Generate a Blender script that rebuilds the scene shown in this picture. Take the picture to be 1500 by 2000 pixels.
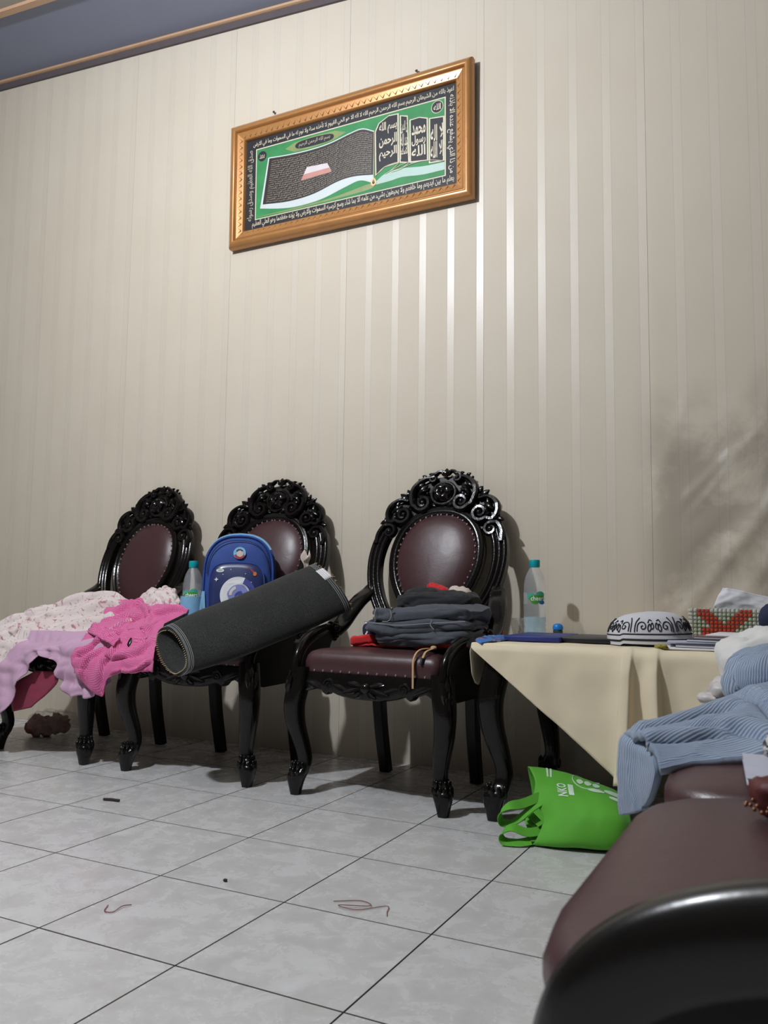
import bpy, bmesh, math, random
import numpy as np
from mathutils import Vector, Matrix, noise as mnoise

# ------------------------------------------------------------------ camera, world, exposure
for o in list(bpy.data.objects): bpy.data.objects.remove(o)
SC = bpy.context.scene
COL = SC.collection
random.seed(7)
WALL_Y = 1.545
cam = bpy.data.cameras.new('camera'); cam_ob = bpy.data.objects.new('camera', cam); COL.objects.link(cam_ob)
cam.sensor_fit = 'HORIZONTAL'; cam.sensor_width = 36.0; cam.lens = 36.0 * 1628.53 / 1500.0
cam.clip_start = 0.02
cam_ob.matrix_world = Matrix(((0.889997, 0.031881, 0.454850, 1.19595),
                              (0.455802, -0.088886, -0.885632, -1.05653),
                              (0.012195, 0.995531, -0.093640, 0.58114),
                              (0, 0, 0, 1)))
cam.dof.use_dof = True; cam.dof.focus_distance = 2.6; cam.dof.aperture_fstop = 15.0
SC.camera = cam_ob
W = bpy.data.worlds.new('world'); SC.world = W; W.use_nodes = True
W.node_tree.nodes['Background'].inputs[0].default_value = (0.5, 0.55, 0.6, 1)
W.node_tree.nodes['Background'].inputs[1].default_value = 0.05
SC.view_settings.view_transform = 'Standard'
SC.view_settings.look = 'None'
SC.view_settings.gamma = 1.0
SC.view_settings.exposure = 0.0
LAMP_POS = (-0.55, -0.42, 2.62)
LAMP_WATTS = 174.0
LAMP_COLOUR = (0.88, 0.925, 1.0)

# ------------------------------------------------------------------ materials
def srgb(r, g, b):
    f = lambda c: c / 12.92 if c <= 0.04045 else ((c + 0.055) / 1.055) ** 2.4
    return (f(r / 255), f(g / 255), f(b / 255), 1.0)
MATS = {}
class NT:
    def __init__(s, name):
        s.m = bpy.data.materials.new(name); s.m.use_nodes = True
        s.t = s.m.node_tree; s.b = s.t.nodes['Principled BSDF']
    def n(s, kind, **kw):
        nd = s.t.nodes.new('ShaderNode' + kind)
        for k, v in kw.items(): setattr(nd, k, v)
        return nd
    def l(s, a, b): s.t.links.new(a, b)
    def val(s, x, sock):
        if hasattr(x, 'is_output') or isinstance(x, bpy.types.NodeSocket): s.l(x, sock)
        else: sock.default_value = x
    def math(s, op, a, b=0.0, c=0.0):
        nd = s.n('Math', operation=op)
        s.val(a, nd.inputs[0]); s.val(b, nd.inputs[1]); s.val(c, nd.inputs[2])
        return nd.outputs[0]
    def mix(s, f, a, b):
        nd = s.n('Mix', data_type='RGBA')
        s.val(f, nd.inputs[0]); s.val(a, nd.inputs[6]); s.val(b, nd.inputs[7])
        return nd.outputs[2]
    def noise(s, scale, detail=3, vec=None, rough=0.5, dist=0.0):
        nd = s.n('TexNoise'); nd.inputs['Scale'].default_value = scale; nd.inputs['Detail'].default_value = detail
        nd.inputs['Roughness'].default_value = rough; nd.inputs['Distortion'].default_value = dist
        s.l(vec if vec is not None else s.coord(), nd.inputs['Vector']); return nd.outputs[0]
    def coord(s, which='Object'):
        if not hasattr(s, '_tc'): s._tc = s.n('TexCoord')
        return s._tc.outputs[which]
    def pos(s):
        if not hasattr(s, '_geo'): s._geo = s.n('NewGeometry')
        return s._geo.outputs['Position']
    def xyz(s, vec):
        nd = s.n('SeparateXYZ'); s.l(vec, nd.inputs[0]); return nd.outputs
    def ramp(s, f, a, b):
        nd = s.n('MapRange'); s.val(f, nd.inputs[0]); nd.inputs[1].default_value = a; nd.inputs[2].default_value = b
        nd.interpolation_type = 'SMOOTHSTEP'; return nd.outputs[0]
    def bump(s, h, strength=0.3, dist=0.002):
        nd = s.n('Bump'); nd.inputs['Strength'].default_value = strength; nd.inputs['Distance'].default_value = dist
        s.l(h, nd.inputs['Height']); s.l(nd.outputs[0], s.b.inputs['Normal'])
    def set(s, **kw):
        for k, v in kw.items(): s.val(v, s.b.inputs[k.replace('_', ' ')])

def plain(key, col, rough=0.5, var=0.12, scale=30, bump=0.0, bscale=200, metallic=0.0, coat=0.0, sheen=0.0, trans=0.0, alpha=1.0, ior=None, spec=None):
    t = NT(key); c = col if len(col) == 4 else tuple(col) + (1,)
    nz = t.noise(scale, 3)
    dark = tuple(x * (1 - var) for x in c[:3]) + (1,); lite = tuple(min(1, x * (1 + var)) for x in c[:3]) + (1,)
    t.set(Base_Color=t.mix(nz, dark, lite), Roughness=rough, Metallic=metallic)
    if coat: t.set(Coat_Weight=coat); t.b.inputs['Coat Roughness'].default_value = 0.12
    if sheen: t.set(Sheen_Weight=sheen); t.b.inputs['Sheen Roughness'].default_value = 0.5
    if trans: t.set(Transmission_Weight=trans)
    if ior: t.set(IOR=ior)
    if spec is not None: t.set(Specular_IOR_Level=spec)
    if alpha < 1: t.set(Alpha=alpha)
    if bump: t.bump(t.noise(bscale, 2), bump, 0.001)
    MATS[key] = t.m; return t.m

plain('wood', (0.0065, 0.0055, 0.005), 0.16, 0.5, 25, 0.34, 130, spec=0.36)
plain('wood_smooth', (0.0065, 0.0058, 0.0055), 0.26, 0.4, 25, 0.10, 160, spec=0.6)
plain('wood_plain', (0.0065, 0.0055, 0.005), 0.40, 0.4, 25, 0.12, 120, spec=0.3)
plain('grout', srgb(92, 88, 84), 0.9)
plain('ceil_blue', srgb(128, 136, 158), 0.42, 0.05, 6)
plain('ceil_white', srgb(160, 156, 148), 0.6, 0.04, 6)
plain('trim_tan', srgb(196, 160, 128), 0.45, 0.1, 20)
plain('bead_shadow', srgb(88, 80, 82), 0.8)
plain('wall_plain', srgb(84, 76, 68), 0.7, 0.05, 5)
plain('gold', srgb(186, 132, 78), 0.36, 0.15, 18, 0.10, 130, metallic=0.35, coat=0.25)
plain('gold_light', srgb(206, 164, 112), 0.42, 0.15, 40, 0.15, 300, metallic=0.3)
plain('ink', srgb(24, 25, 32), 0.6, 0.15, 30)
plain('art_green', srgb(48, 134, 76), 0.6, 0.35, 14)
plain('art_olive', srgb(132, 148, 92), 0.4, 0.3, 25)
plain('art_cream', srgb(214, 202, 178), 0.45, 0.15, 60)
plain('art_script', srgb(176, 164, 146), 0.5, 0.2, 120)
plain('art_page', srgb(46, 38, 34), 0.45, 0.3, 60)
plain('art_white', srgb(205, 214, 212), 0.4, 0.08, 12)
plain('art_mint', srgb(168, 196, 184), 0.4, 0.1, 14)
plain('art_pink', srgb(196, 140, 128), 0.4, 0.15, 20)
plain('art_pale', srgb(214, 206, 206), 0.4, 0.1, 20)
plain('nail', srgb(168, 138, 140), 0.3, 0.2, 60, metallic=0.4)
plain('steel', srgb(110, 108, 104), 0.35, 0.1, 40, metallic=0.8)
plain('lilac', srgb(196, 158, 184), 0.9, 0.1, 40, 0.15, 260, sheen=0.2)
plain('crimson', srgb(142, 40, 70), 0.9, 0.12, 40, sheen=0.2)
plain('red', srgb(196, 24, 26), 0.85, 0.12, 40, 0.2, 400, sheen=0.2)
plain('grey_denim', srgb(70, 74, 82), 0.9, 0.22, 55, 0.4, 700, sheen=0.15)
plain('black_cloth', srgb(34, 35, 38), 0.92, 0.25, 40, 0.3, 500, sheen=0.1)
plain('stitch', srgb(150, 150, 152), 0.9)
plain('beige_cloth', srgb(205, 190, 178), 0.9, 0.1, 40)
plain('tan_cord', srgb(196, 160, 118), 0.9, 0.12, 60, 0.3, 500)
plain('navy_cloth', srgb(30, 36, 62), 0.92, 0.2, 40, 0.3, 500)
plain('white_cloth', srgb(214, 212, 208), 0.85, 0.06, 40, 0.15, 500, sheen=0.15)
plain('satin', srgb(196, 190, 188), 0.4, 0.08, 40, sheen=0.2)
plain('tablecloth', srgb(228, 214, 184), 0.85, 0.05, 14, 0.12, 500, sheen=0.15)
plain('pack_blue', srgb(34, 66, 138), 0.7, 0.15, 40, 0.3, 500)
plain('pack_sky', srgb(128, 180, 214), 0.75, 0.1, 60, 0.3, 500)
plain('pack_night', srgb(36, 48, 96), 0.35, 0.4, 20, coat=0.3)
plain('print_white', srgb(222, 224, 226), 0.5, 0.05, 40)
plain('print_lilac', srgb(132, 140, 198), 0.5, 0.15, 30)
plain('print_indigo', srgb(70, 78, 150), 0.5, 0.15, 30)
plain('print_orange', srgb(206, 120, 60), 0.5, 0.15, 60)
plain('print_red', srgb(170, 52, 60), 0.5)
plain('teal_cap', srgb(0, 160, 168), 0.4, 0.05)
plain('label_green', srgb(74, 158, 48), 0.45, 0.08)
plain('label_teal', srgb(70, 178, 150), 0.45, 0.08)
plain('label_blue', srgb(40, 118, 180), 0.45, 0.08)
plain('label_white', srgb(240, 244, 240), 0.45, 0.02)
plain('pet', (0.86, 0.93, 0.96), 0.05, 0.0, 30, alpha=0.17)
plain('water', (0.50, 0.80, 0.90), 0.05, 0.05, 60, alpha=0.38)
plain('cup', (0.78, 0.74, 0.73), 0.10, 0.10, 90, 0.6, 90, alpha=0.32)
plain('blue_cap', srgb(24, 126, 204), 0.4, 0.05)
plain('dark_glass', srgb(58, 66, 68), 0.12, 0.3, 90)
plain('folder_navy', srgb(36, 48, 118), 0.45, 0.08)
plain('folder_black', srgb(26, 28, 34), 0.4, 0.1)
plain('paper', srgb(224, 222, 224), 0.75, 0.04, 30)
plain('paper_grey', srgb(176, 178, 190), 0.75, 0.1, 60)
plain('paper_plum', srgb(132, 104, 108), 0.7, 0.1, 60)
plain('cover_dark', srgb(60, 64, 86), 0.5, 0.1, 60)
plain('cap_white', srgb(206, 206, 212), 0.9, 0.05, 80, 0.5, 600)
plain('cap_black', srgb(34, 33, 38), 0.9)
plain('bead_clear', (0.80, 0.80, 0.74), 0.06, 0.05, 60, trans=0.35)
plain('bead_green', srgb(182, 196, 164), 0.12, 0.1, 60, trans=0.1)
plain('bead_red', srgb(192, 74, 52), 0.15, 0.12, 60)
plain('tissue', srgb(226, 226, 230), 0.9, 0.03, 40)
plain('bag_green', srgb(88, 172, 40), 0.75, 0.06, 40, 0.35, 420, sheen=0.2)
plain('bag_inside', srgb(58, 150, 40), 0.8, 0.06, 40)
plain('bag_print', srgb(206, 232, 206), 0.6, 0.06, 60)
plain('brown_lump', srgb(128, 74, 62), 0.7, 0.3, 30, 0.3, 80)
plain('thread', srgb(128, 66, 50), 0.8, 0.2, 60)
plain('purse', srgb(86, 24, 26), 0.6, 0.3, 60, 0.4, 200)
plain('bead_gold', srgb(150, 100, 70), 0.3, 0.3, 90, metallic=0.5)
plain('felt_fibre', srgb(206, 184, 140), 0.9)
plain('wood_stick', srgb(52, 44, 40), 0.8)
plain('film', (0.9, 0.87, 0.84), 0.18, 0.03, 40, 0.8, 45, trans=0.0, alpha=0.16)
plain('leaf_yellow', srgb(150, 142, 62), 0.85, 0.35, 90)

def leather():
    t = NT('leather')
    n1 = t.noise(9, 4); n2 = t.n('TexVoronoi'); n2.inputs['Scale'].default_value = 420; t.l(t.coord(), n2.inputs['Vector'])
    t.set(Base_Color=t.mix(n1, (0.050, 0.021, 0.023, 1), (0.074, 0.030, 0.033, 1)), Roughness=t.math('MULTIPLY_ADD', n1, 0.16, 0.30))
    h = t.math('ADD', t.math('MULTIPLY', n2.outputs[0], 0.35), t.math('MULTIPLY', t.noise(22, 3, dist=0.6), 1.6))
    t.bump(h, 0.22, 0.0016); MATS['leather'] = t.m
leather()

def tile_mat():
    t = NT('floor_tile')
    oi = t.n('ObjectInfo'); off = t.n('VectorMath', operation='ADD')
    sc = t.n('VectorMath', operation='SCALE'); t.l(t.pos(), sc.inputs[0]); sc.inputs[3].default_value = 1.0
    cb = t.n('CombineXYZ'); t.l(t.math('MULTIPLY', oi.outputs['Random'], 37.0), cb.inputs[2])
    t.l(sc.outputs[0], off.inputs[0]); t.l(cb.outputs[0], off.inputs[1])
    v = off.outputs[0]
    a = t.noise(15, 6, v, 0.66, 0.5); b = t.noise(48, 4, v, 0.6, 0.5)
    base = t.mix(t.ramp(a, 0.22, 0.78), srgb(184, 182, 180), srgb(208, 208, 208))
    base = t.mix(t.math('MULTIPLY', t.ramp(b, 0.52, 0.72), 0.22), base, srgb(190, 182, 176))
    t.set(Base_Color=base, Roughness=t.math('MULTIPLY_ADD', a, 0.18, 0.18), Specular_IOR_Level=0.45)
    t.bump(b, 0.05, 0.0006); MATS['floor_tile'] = t.m
tile_mat()

def wallpaper():
    t = NT('wallpaper'); p = t.xyz(t.pos())
    # satin stripe every 0.108 m, 0.026 m wide
    ph = t.math('FRACT', t.math('DIVIDE', t.math('ADD', p[0], 10.582), 0.108))   # stripe centre -> 0
    d = t.math('MINIMUM', ph, t.math('SUBTRACT', 1.0, ph))
    stripe = t.math('LESS_THAN', d, 0.118)
    edge = t.math('MULTIPLY', t.math('GREATER_THAN', d, 0.118), t.math('LESS_THAN', d, 0.142))
    # small woven dots inside the stripe
    dx = t.math('SINE', t.math('MULTIPLY', t.math('ADD', p[0], p[2]), 880.0)); dz = t.math('SINE', t.math('MULTIPLY', t.math('SUBTRACT', p[0], p[2]), 880.0))
    dots = t.math('MULTIPLY', stripe, t.ramp(t.math('MULTIPLY', dx, dz), 0.05, 0.6))
    wide = t.noise(3.5, 3, t.pos()); fine = t.noise(160, 2, t.pos())
    base = t.mix(wide, srgb(205, 193, 174), srgb(213, 203, 186))
    base = t.mix(t.math('MULTIPLY', stripe, 0.16), base, srgb(218, 211, 200))
    base = t.mix(t.math('MULTIPLY', edge, 0.12), base, srgb(150, 136, 116))
    # grime smudge on the damaged corner of the paper
    mx = t.math('MULTIPLY', t.ramp(p[0], 0.70, 0.84), t.math('MULTIPLY', t.ramp(p[2], 0.42, 0.56), t.math('SUBTRACT', 1.0, t.ramp(p[2], 1.0, 1.28))))
    sm = t.math('MULTIPLY', mx, t.ramp(t.noise(4.2, 6, t.pos(), 0.62, 0.3), 0.38, 0.60))
    base = t.mix(t.math('MULTIPLY', sm, 0.5), base, srgb(122, 112, 98))
    t.set(Base_Color=base, Roughness=t.math('SUBTRACT', 0.62, t.math('MULTIPLY', stripe, 0.27)), Specular_IOR_Level=t.math('MULTIPLY_ADD', stripe, 0.30, 0.32))
    t.bump(t.math('ADD', t.math('MULTIPLY', dots, 1.0), t.math('MULTIPLY', fine, 0.35)), 0.22, 0.0012)
    MATS['wallpaper'] = t.m
wallpaper()

def uvmat(key, fn, rough=0.9, bump=0.2, sheen=0.15):
    t = NT(key); u = t.xyz(t.coord('UV')); h = fn(t, u[0], u[1])
    t.set(Roughness=rough, Sheen_Weight=sheen)
    if h is not None: t.bump(h, bump, 0.001)
    MATS[key] = t.m
def f_gingham(t, u, v):
    k = 2 * math.pi / 0.0105
    s = t.math('MULTIPLY', t.math('SINE', t.math('MULTIPLY', u, k)), t.math('SINE', t.math('MULTIPLY', v, k)))
    dot = t.ramp(t.math('ABSOLUTE', s), 0.45, 0.75)
    base = t.mix(t.noise(18, 3), srgb(196, 66, 128), srgb(212, 84, 146))
    t.set(Base_Color=t.mix(t.math('MULTIPLY', dot, 0.62), base, srgb(236, 176, 208))); return t.noise(300, 2)
def f_floral(t, u, v):
    vec = t.coord('UV'); n = t.noise(46, 2, vec, 0.4, 0.8); n2 = t.noise(17, 2, vec)
    spot = t.math('MULTIPLY', t.ramp(n, 0.59, 0.65), t.ramp(n2, 0.44, 0.54))
    n3 = t.noise(90, 2, vec, 0.4); sp2 = t.math('MULTIPLY', t.ramp(n3, 0.63, 0.67), 0.6)
    b = t.mix(t.noise(8, 2), srgb(216, 200, 196), srgb(226, 214, 210))
    b = t.mix(t.math('MULTIPLY', spot, 0.8), b, srgb(176, 98, 112)); b = t.mix(sp2, b, srgb(128, 116, 118))
    hem = t.math('SUBTRACT', t.math('ADD', v, t.math('MULTIPLY', t.noise(14, 2, vec), 0.10)), t.math('MULTIPLY_ADD', t.ramp(u, 0.0, 0.34), -0.125, 0.575)); hem = t.ramp(hem, 0.0, 0.004)
    t.set(Base_Color=t.mix(hem, b, t.mix(t.noise(30, 2), srgb(192, 152, 180), srgb(206, 170, 194)))); return t.noise(300, 2)
def f_cord(t, u, v):
    s = t.math('MULTIPLY_ADD', t.math('SINE', t.math('MULTIPLY', u, 2 * math.pi / 0.0050)), 0.5, 0.5)
    n = t.noise(26, 3)
    lite = t.mix(n, srgb(140, 155, 176), srgb(172, 184, 198))
    t.set(Base_Color=t.mix(t.math('MULTIPLY', t.ramp(s, 0.2, 0.8), 0.8), lite, srgb(84, 104, 134))); return s
def f_denim(t, u, v):
    s = t.math('MULTIPLY_ADD', t.math('SINE', t.math('MULTIPLY', t.math('ADD', u, t.math('MULTIPLY', v, 0.6)), 2600.0)), 0.5, 0.5)
    n = t.noise(300, 3, None, 0.7); w = t.noise(14, 4)
    c = t.mix(t.ramp(n, 0.3, 0.75), srgb(16, 18, 17), srgb(56, 58, 53)); c = t.mix(t.math('MULTIPLY', t.ramp(w, 0.35, 0.7), 0.6), c, srgb(28, 30, 28))
    t.set(Base_Color=c); return t.math('ADD', s, n)
def f_scarf(t, u, v):
    n = t.noise(26, 2, t.coord('UV'), 0.4, 0.8); n2 = t.noise(70, 2, t.coord('UV'))
    c = t.mix(t.ramp(n, 0.42, 0.5), srgb(18, 44, 128), srgb(40, 112, 186)); c = t.mix(t.math('MULTIPLY', t.ramp(n2, 0.6, 0.66), 0.9), c, srgb(214, 196, 92))
    c = t.mix(t.ramp(t.noise(34, 1, t.coord('UV')), 0.62, 0.68), c, srgb(176, 60, 110)); t.set(Base_Color=c); return None
def f_lace(t, u, v):
    n = t.noise(110, 3, t.coord('UV'), 0.6, 1.0); t.set(Base_Color=t.mix(t.ramp(n, 0.5, 0.56), srgb(30, 30, 34), srgb(206, 204, 204))); return n
uvmat('gingham', f_gingham); uvmat('floral', f_floral); uvmat('cord_denim', f_cord, bump=0.45); uvmat('roll_denim', f_denim, 0.95, 0.35)
uvmat('scarf', f_scarf, 0.6); uvmat('lace', f_lace)

# ------------------------------------------------------------------ mesh helpers
def mk(name, VF, mat, parent=None, smooth=True, uv=None):
    V, F = VF
    me = bpy.data.meshes.new(name); me.from_pydata([tuple(map(float, v)) for v in V], [], [tuple(f) for f in F])
    me.materials.append(MATS[mat] if isinstance(mat, str) else mat)
    if smooth:
        me.polygons.foreach_set('use_smooth', [True] * len(me.polygons))
        if smooth != 'full':
            bm = bmesh.new(); bm.from_mesh(me); ca = math.radians(smooth if smooth is not True and smooth > 1 else 42)
            for e in bm.edges:
                if len(e.link_faces) == 2 and e.calc_face_angle(0) > ca: e.smooth = False
            bm.to_mesh(me); bm.free()
    if uv is not None:
        ul = me.uv_layers.new(name='UVMap'); li = np.zeros(len(me.loops), dtype=np.int32); me.loops.foreach_get('vertex_index', li)
        ul.data.foreach_set('uv', np.asarray(uv, dtype=np.float32)[li].ravel())
    me.update()
    o = bpy.data.objects.new(name, me); COL.objects.link(o)
    if parent is not None: o.parent = parent
    return o
def thing(name, label, cat, loc=(0, 0, 0), rz=0.0, group=None):
    o = bpy.data.objects.new(name, None); COL.objects.link(o); o.empty_display_size = 0.05
    o.location = loc; o.rotation_euler = (0, 0, rz); return tag(o, label, cat, group)
def tag(o, label, cat, group=None):
    o['label'] = label; o['category'] = cat
    if group: o['group'] = group
    return o
def struct(o): o['kind'] = 'structure'; return o
def stuff(o): o['kind'] = 'stuff'; return o
def dup(root, loc, rz, label):
    r = root.copy(); COL.objects.link(r); r.location = loc; r.rotation_euler = (0, 0, rz); r['label'] = label
    for ch in list(root.children):
        c = ch.copy(); COL.objects.link(c); c.parent = r
        for g in list(ch.children):
            d = g.copy(); COL.objects.link(d); d.parent = c
    return r
def join(L):
    V = []; F = []
    for v, f in L:
        n = len(V); V += [tuple(p) for p in v]; F += [tuple(i + n for i in q) for q in f]
    return V, F
def xf(VF, fn): return [fn(*p) for p in VF[0]], VF[1]
def bevel(VF, w, seg=2):
    bm = bmesh.new(); vs = [bm.verts.new(p) for p in VF[0]]
    for f in VF[1]:
        try: bm.faces.new([vs[i] for i in f])
        except ValueError: pass
    bmesh.ops.bevel(bm, geom=list(bm.edges), offset=w, segments=seg, profile=0.5, affect='EDGES')
    bm.verts.index_update(); r = [tuple(v.co) for v in bm.verts], [tuple(v.index for v in f.verts) for f in bm.faces]
    bm.free(); return r
def box(x0, x1, y0, y1, z0, z1, bev=0.0, seg=2):
    V = [(x, y, z) for x in (x0, x1) for y in (y0, y1) for z in (z0, z1)]
    F = [(0, 1, 3, 2), (4, 6, 7, 5), (0, 4, 5, 1), (2, 3, 7, 6), (0, 2, 6, 4), (1, 5, 7, 3)]
    return bevel((V, F), bev, seg) if bev else (V, F)
def cr(pts, n, closed=False):
    """Catmull-Rom through points, n samples per span"""
    P = np.array(pts, float); m = len(P); out = []
    for i in range(m if closed else m - 1):
        g = lambda k: P[(i + k) % m] if closed else P[min(max(i + k, 0), m - 1)]
        p0, p1, p2, p3 = g(-1), g(0), g(1), g(2)
        if not closed:
            if i == 0: p0 = 2 * p1 - p2
            if i == m - 2: p3 = 2 * p2 - p1
        for k in range(n):
            t = k / n
            out.append(0.5 * (2 * p1 + (p2 - p0) * t + (2 * p0 - 5 * p1 + 4 * p2 - p3) * t * t + (3 * p1 - p0 - 3 * p2 + p3) * t ** 3))
    if not closed: out.append(P[-1])
    return np.array(out)
def frames(path, up=None):
    P = np.array(path, float); T = np.gradient(P, axis=0); T /= np.linalg.norm(T, axis=1)[:, None] + 1e-12
    if up is not None:
        up = np.array(up, float); S = np.cross(T, up); S /= np.linalg.norm(S, axis=1)[:, None] + 1e-12
        return P, T, S, np.cross(S, T)
    S = np.zeros_like(P); a = np.array([0, 0, 1.0]) if abs(T[0][2]) < 0.9 else np.array([1.0, 0, 0])
    s = np.cross(T[0], a); s /= np.linalg.norm(s)
    for i in range(len(P)):
        s = s - T[i] * (s @ T[i]); s /= np.linalg.norm(s) + 1e-12; S[i] = s
    return P, T, S, np.cross(S, T)
def sweep(path, sec, up=None, cap=True):
    """sec(i, t) -> list of (s, u) offsets"""
    P, T, S, U = frames(path, up); n = len(P); V = []; m = None
    for i in range(n):
        q = sec(i, i / (n - 1)); m = len(q)
        V += [tuple(P[i] + S[i] * a + U[i] * b) for a, b in q]
    F = [(i * m + j, i * m + (j + 1) % m, (i + 1) * m + (j + 1) % m, (i + 1) * m + j) for i in range(n - 1) for j in range(m)]
    if cap: F += [tuple(range(m))[::-1], tuple(range((n - 1) * m, n * m))]
    return V, F
def ring(rw, rh=None, n=10, e=1.0):
    rh = rw if rh is None else rh; L = []
    for k in range(n):
        a = 2 * math.pi * (k + 0.5) / n; c, s = math.cos(a), math.sin(a)
        L.append((math.copysign(abs(c) ** e, c) * rw, math.copysign(abs(s) ** e, s) * rh))
    return L
def tube(path, r, n=8, up=None, sq=1.0, cap=True):
    m = len(path); rr = (lambda t: r) if np.isscalar(r) else (lambda t: float(np.interp(t, np.linspace(0, 1, len(r)), r)))
    return sweep(path, lambda i, t: ring(rr(t), rr(t) * sq, n), up, cap)
def lathe(prof, n=24, c=(0, 0, 0)):
    V = []; F = []; m = len(prof)
    for r, z in prof:
        V += [(c[0] + r * math.cos(2 * math.pi * k / n), c[1] + r * math.sin(2 * math.pi * k / n), c[2] + z) for k in range(n)]
    F = [(i * n + k, i * n + (k + 1) % n, (i + 1) * n + (k + 1) % n, (i + 1) * n + k) for i in range(m - 1) for k in range(n)]
    F += [tuple(range(n))[::-1], tuple(range((m - 1) * n, m * n))]
    return V, F
def ell(c, r, nu=10, nv=7):
    r = (r, r, r) if np.isscalar(r) else r; V = []; F = []
    for i in range(nv + 1):
        ph = math.pi * i / nv - math.pi / 2
        for k in range(nu):
            a = 2 * math.pi * k / nu
            V.append((c[0] + r[0] * math.cos(ph) * math.cos(a), c[1] + r[1] * math.cos(ph) * math.sin(a), c[2] + r[2] * math.sin(ph)))
    F = [(i * nu + k, i * nu + (k + 1) % nu, (i + 1) * nu + (k + 1) % nu, (i + 1) * nu + k) for i in range(nv) for k in range(nu)]
    return V, F
def prism(out, t0, t1, fn):
    """outline of (a, b), extruded between t0 and t1, mapped by fn(a, b, t)"""
    n = len(out); V = [fn(a, b, t0) for a, b in out] + [fn(a, b, t1) for a, b in out]
    F = [tuple(range(n)), tuple(range(n, 2 * n))[::-1]] + [(i, i + n, (i + 1) % n + n, (i + 1) % n) for i in range(n)]
    return V, F
def grid_interp(C, nu, nv):
    C = np.array(C, float)
    A = np.array([cr(C[:, j], nu) for j in range(C.shape[1])])          # cols x U x 3
    return np.array([cr(A[:, i], nv) for i in range(A.shape[1])])       # U x V x 3
def sheet(G, thick, uvs=None):
    """closed thin solid from a grid of points"""
    n, m = G.shape[:2]
    du = np.gradient(G, axis=0); dv = np.gradient(G, axis=1); N = np.cross(du, dv); N /= np.linalg.norm(N, axis=2)[..., None] + 1e-12
    A = (G + N * thick / 2).reshape(-1, 3); B = (G - N * thick / 2).reshape(-1, 3); k = n * m
    F = []
    for i in range(n - 1):
        for j in range(m - 1):
            a, b, c, d = i * m + j, i * m + j + 1, (i + 1) * m + j + 1, (i + 1) * m + j
            F += [(a, d, c, b), (a + k, b + k, c + k, d + k)]
    for i in range(n - 1):
        for j in (0, m - 1):
            a, d = i * m + j, (i + 1) * m + j; F.append((a, a + k, d + k, d) if j == 0 else (a, d, d + k, a + k))
    for j in range(m - 1):
        for i in (0, n - 1):
            a, b = i * m + j, i * m + j + 1; F.append((a, b, b + k, a + k) if i == 0 else (a, a + k, b + k, b))
    lu = np.concatenate([[0], np.cumsum(np.linalg.norm(np.diff(G, axis=0), axis=2).mean(1))])
    lv = np.concatenate([[0], np.cumsum(np.linalg.norm(np.diff(G, axis=1), axis=2).mean(0))])
    uv = np.array([(lv[j], lu[i]) for i in range(n) for j in range(m)])
    return (np.vstack([A, B]), F), np.vstack([uv, uv])
def fold(p):
    """rounded cloth ridges parted by sharp creases"""
    p = p + mnoise.noise_vector(p * .45) * .9
    a = abs(mnoise.noise(p)) ** .55; b = abs(mnoise.noise(p * 1.9 + Vector((5, 1, 2)))) ** .6; c = abs(mnoise.noise(p * 3.7 + Vector((1, 8, 4)))) ** .7
    return 1.25 * a + .60 * b + .25 * c - .85
def ridges(G, L):
    """long folds: each (c0, r0, c1, r1, height, width) in the sheet's own 0..1 coordinates"""
    n, m = G.shape[:2]; du = np.gradient(G, axis=0); dv = np.gradient(G, axis=1); N = np.cross(du, dv); N /= np.linalg.norm(N, axis=2)[..., None] + 1e-12
    if N[..., 2].mean() < 0: N = -N
    cc, rr = np.meshgrid(np.linspace(0, 1, m), np.linspace(0, 1, n)); H = np.zeros((n, m))
    for c0, r0, c1, r1, h, w in L:
        dx, dy = c1 - c0, r1 - r0; ln = math.hypot(dx, dy); t = ((cc - c0) * dx + (rr - r0) * dy) / ln ** 2; d = ((cc - c0) * dy - (rr - r0) * dx) / ln + .010 * np.sin(t * 5 + c0 * 9)
        e = np.clip(np.maximum(-t, t - 1), 0, None); fade = np.exp(-(e * ln / .08) ** 2)
        H += h * fade * (np.exp(-((d - .5 * w) / w) ** 2) - .9 * np.exp(-((d + .9 * w) / (.45 * w)) ** 2))
    return G + N * H[..., None]
def wrinkle(G, amp, scale, seed, stretch=(1, 1), ridge=True):
    du = np.gradient(G, axis=0); dv = np.gradient(G, axis=1); N = np.cross(du, dv); N /= np.linalg.norm(N, axis=2)[..., None] + 1e-12
    H = np.zeros(G.shape[:2])
    for i in range(G.shape[0]):
        for j in range(G.shape[1]):
            p = Vector(G[i, j]) * scale; p.x *= stretch[0]; p.z *= stretch[1]; p += Vector((seed * 3.7, seed * 1.3, 0))
            H[i, j] = fold(p)
    return G + N * (H * amp)[..., None]
def cloth(name, C, mat, parent=None, nu=8, nv=8, thick=0.003, amp=0.006, scale=14, seed=1, stretch=(1, 1), lift=None, swap=False, rid=None):
    G = grid_interp(C, nu, nv); G = wrinkle(G, amp, scale, seed, stretch)
    if rid: G = ridges(G, rid)
    if lift is not None: G = lift(G)
    VF, uv = sheet(G, thick); return mk(name, VF, mat, parent, 'full', uv[:, ::-1] if swap else uv)

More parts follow.
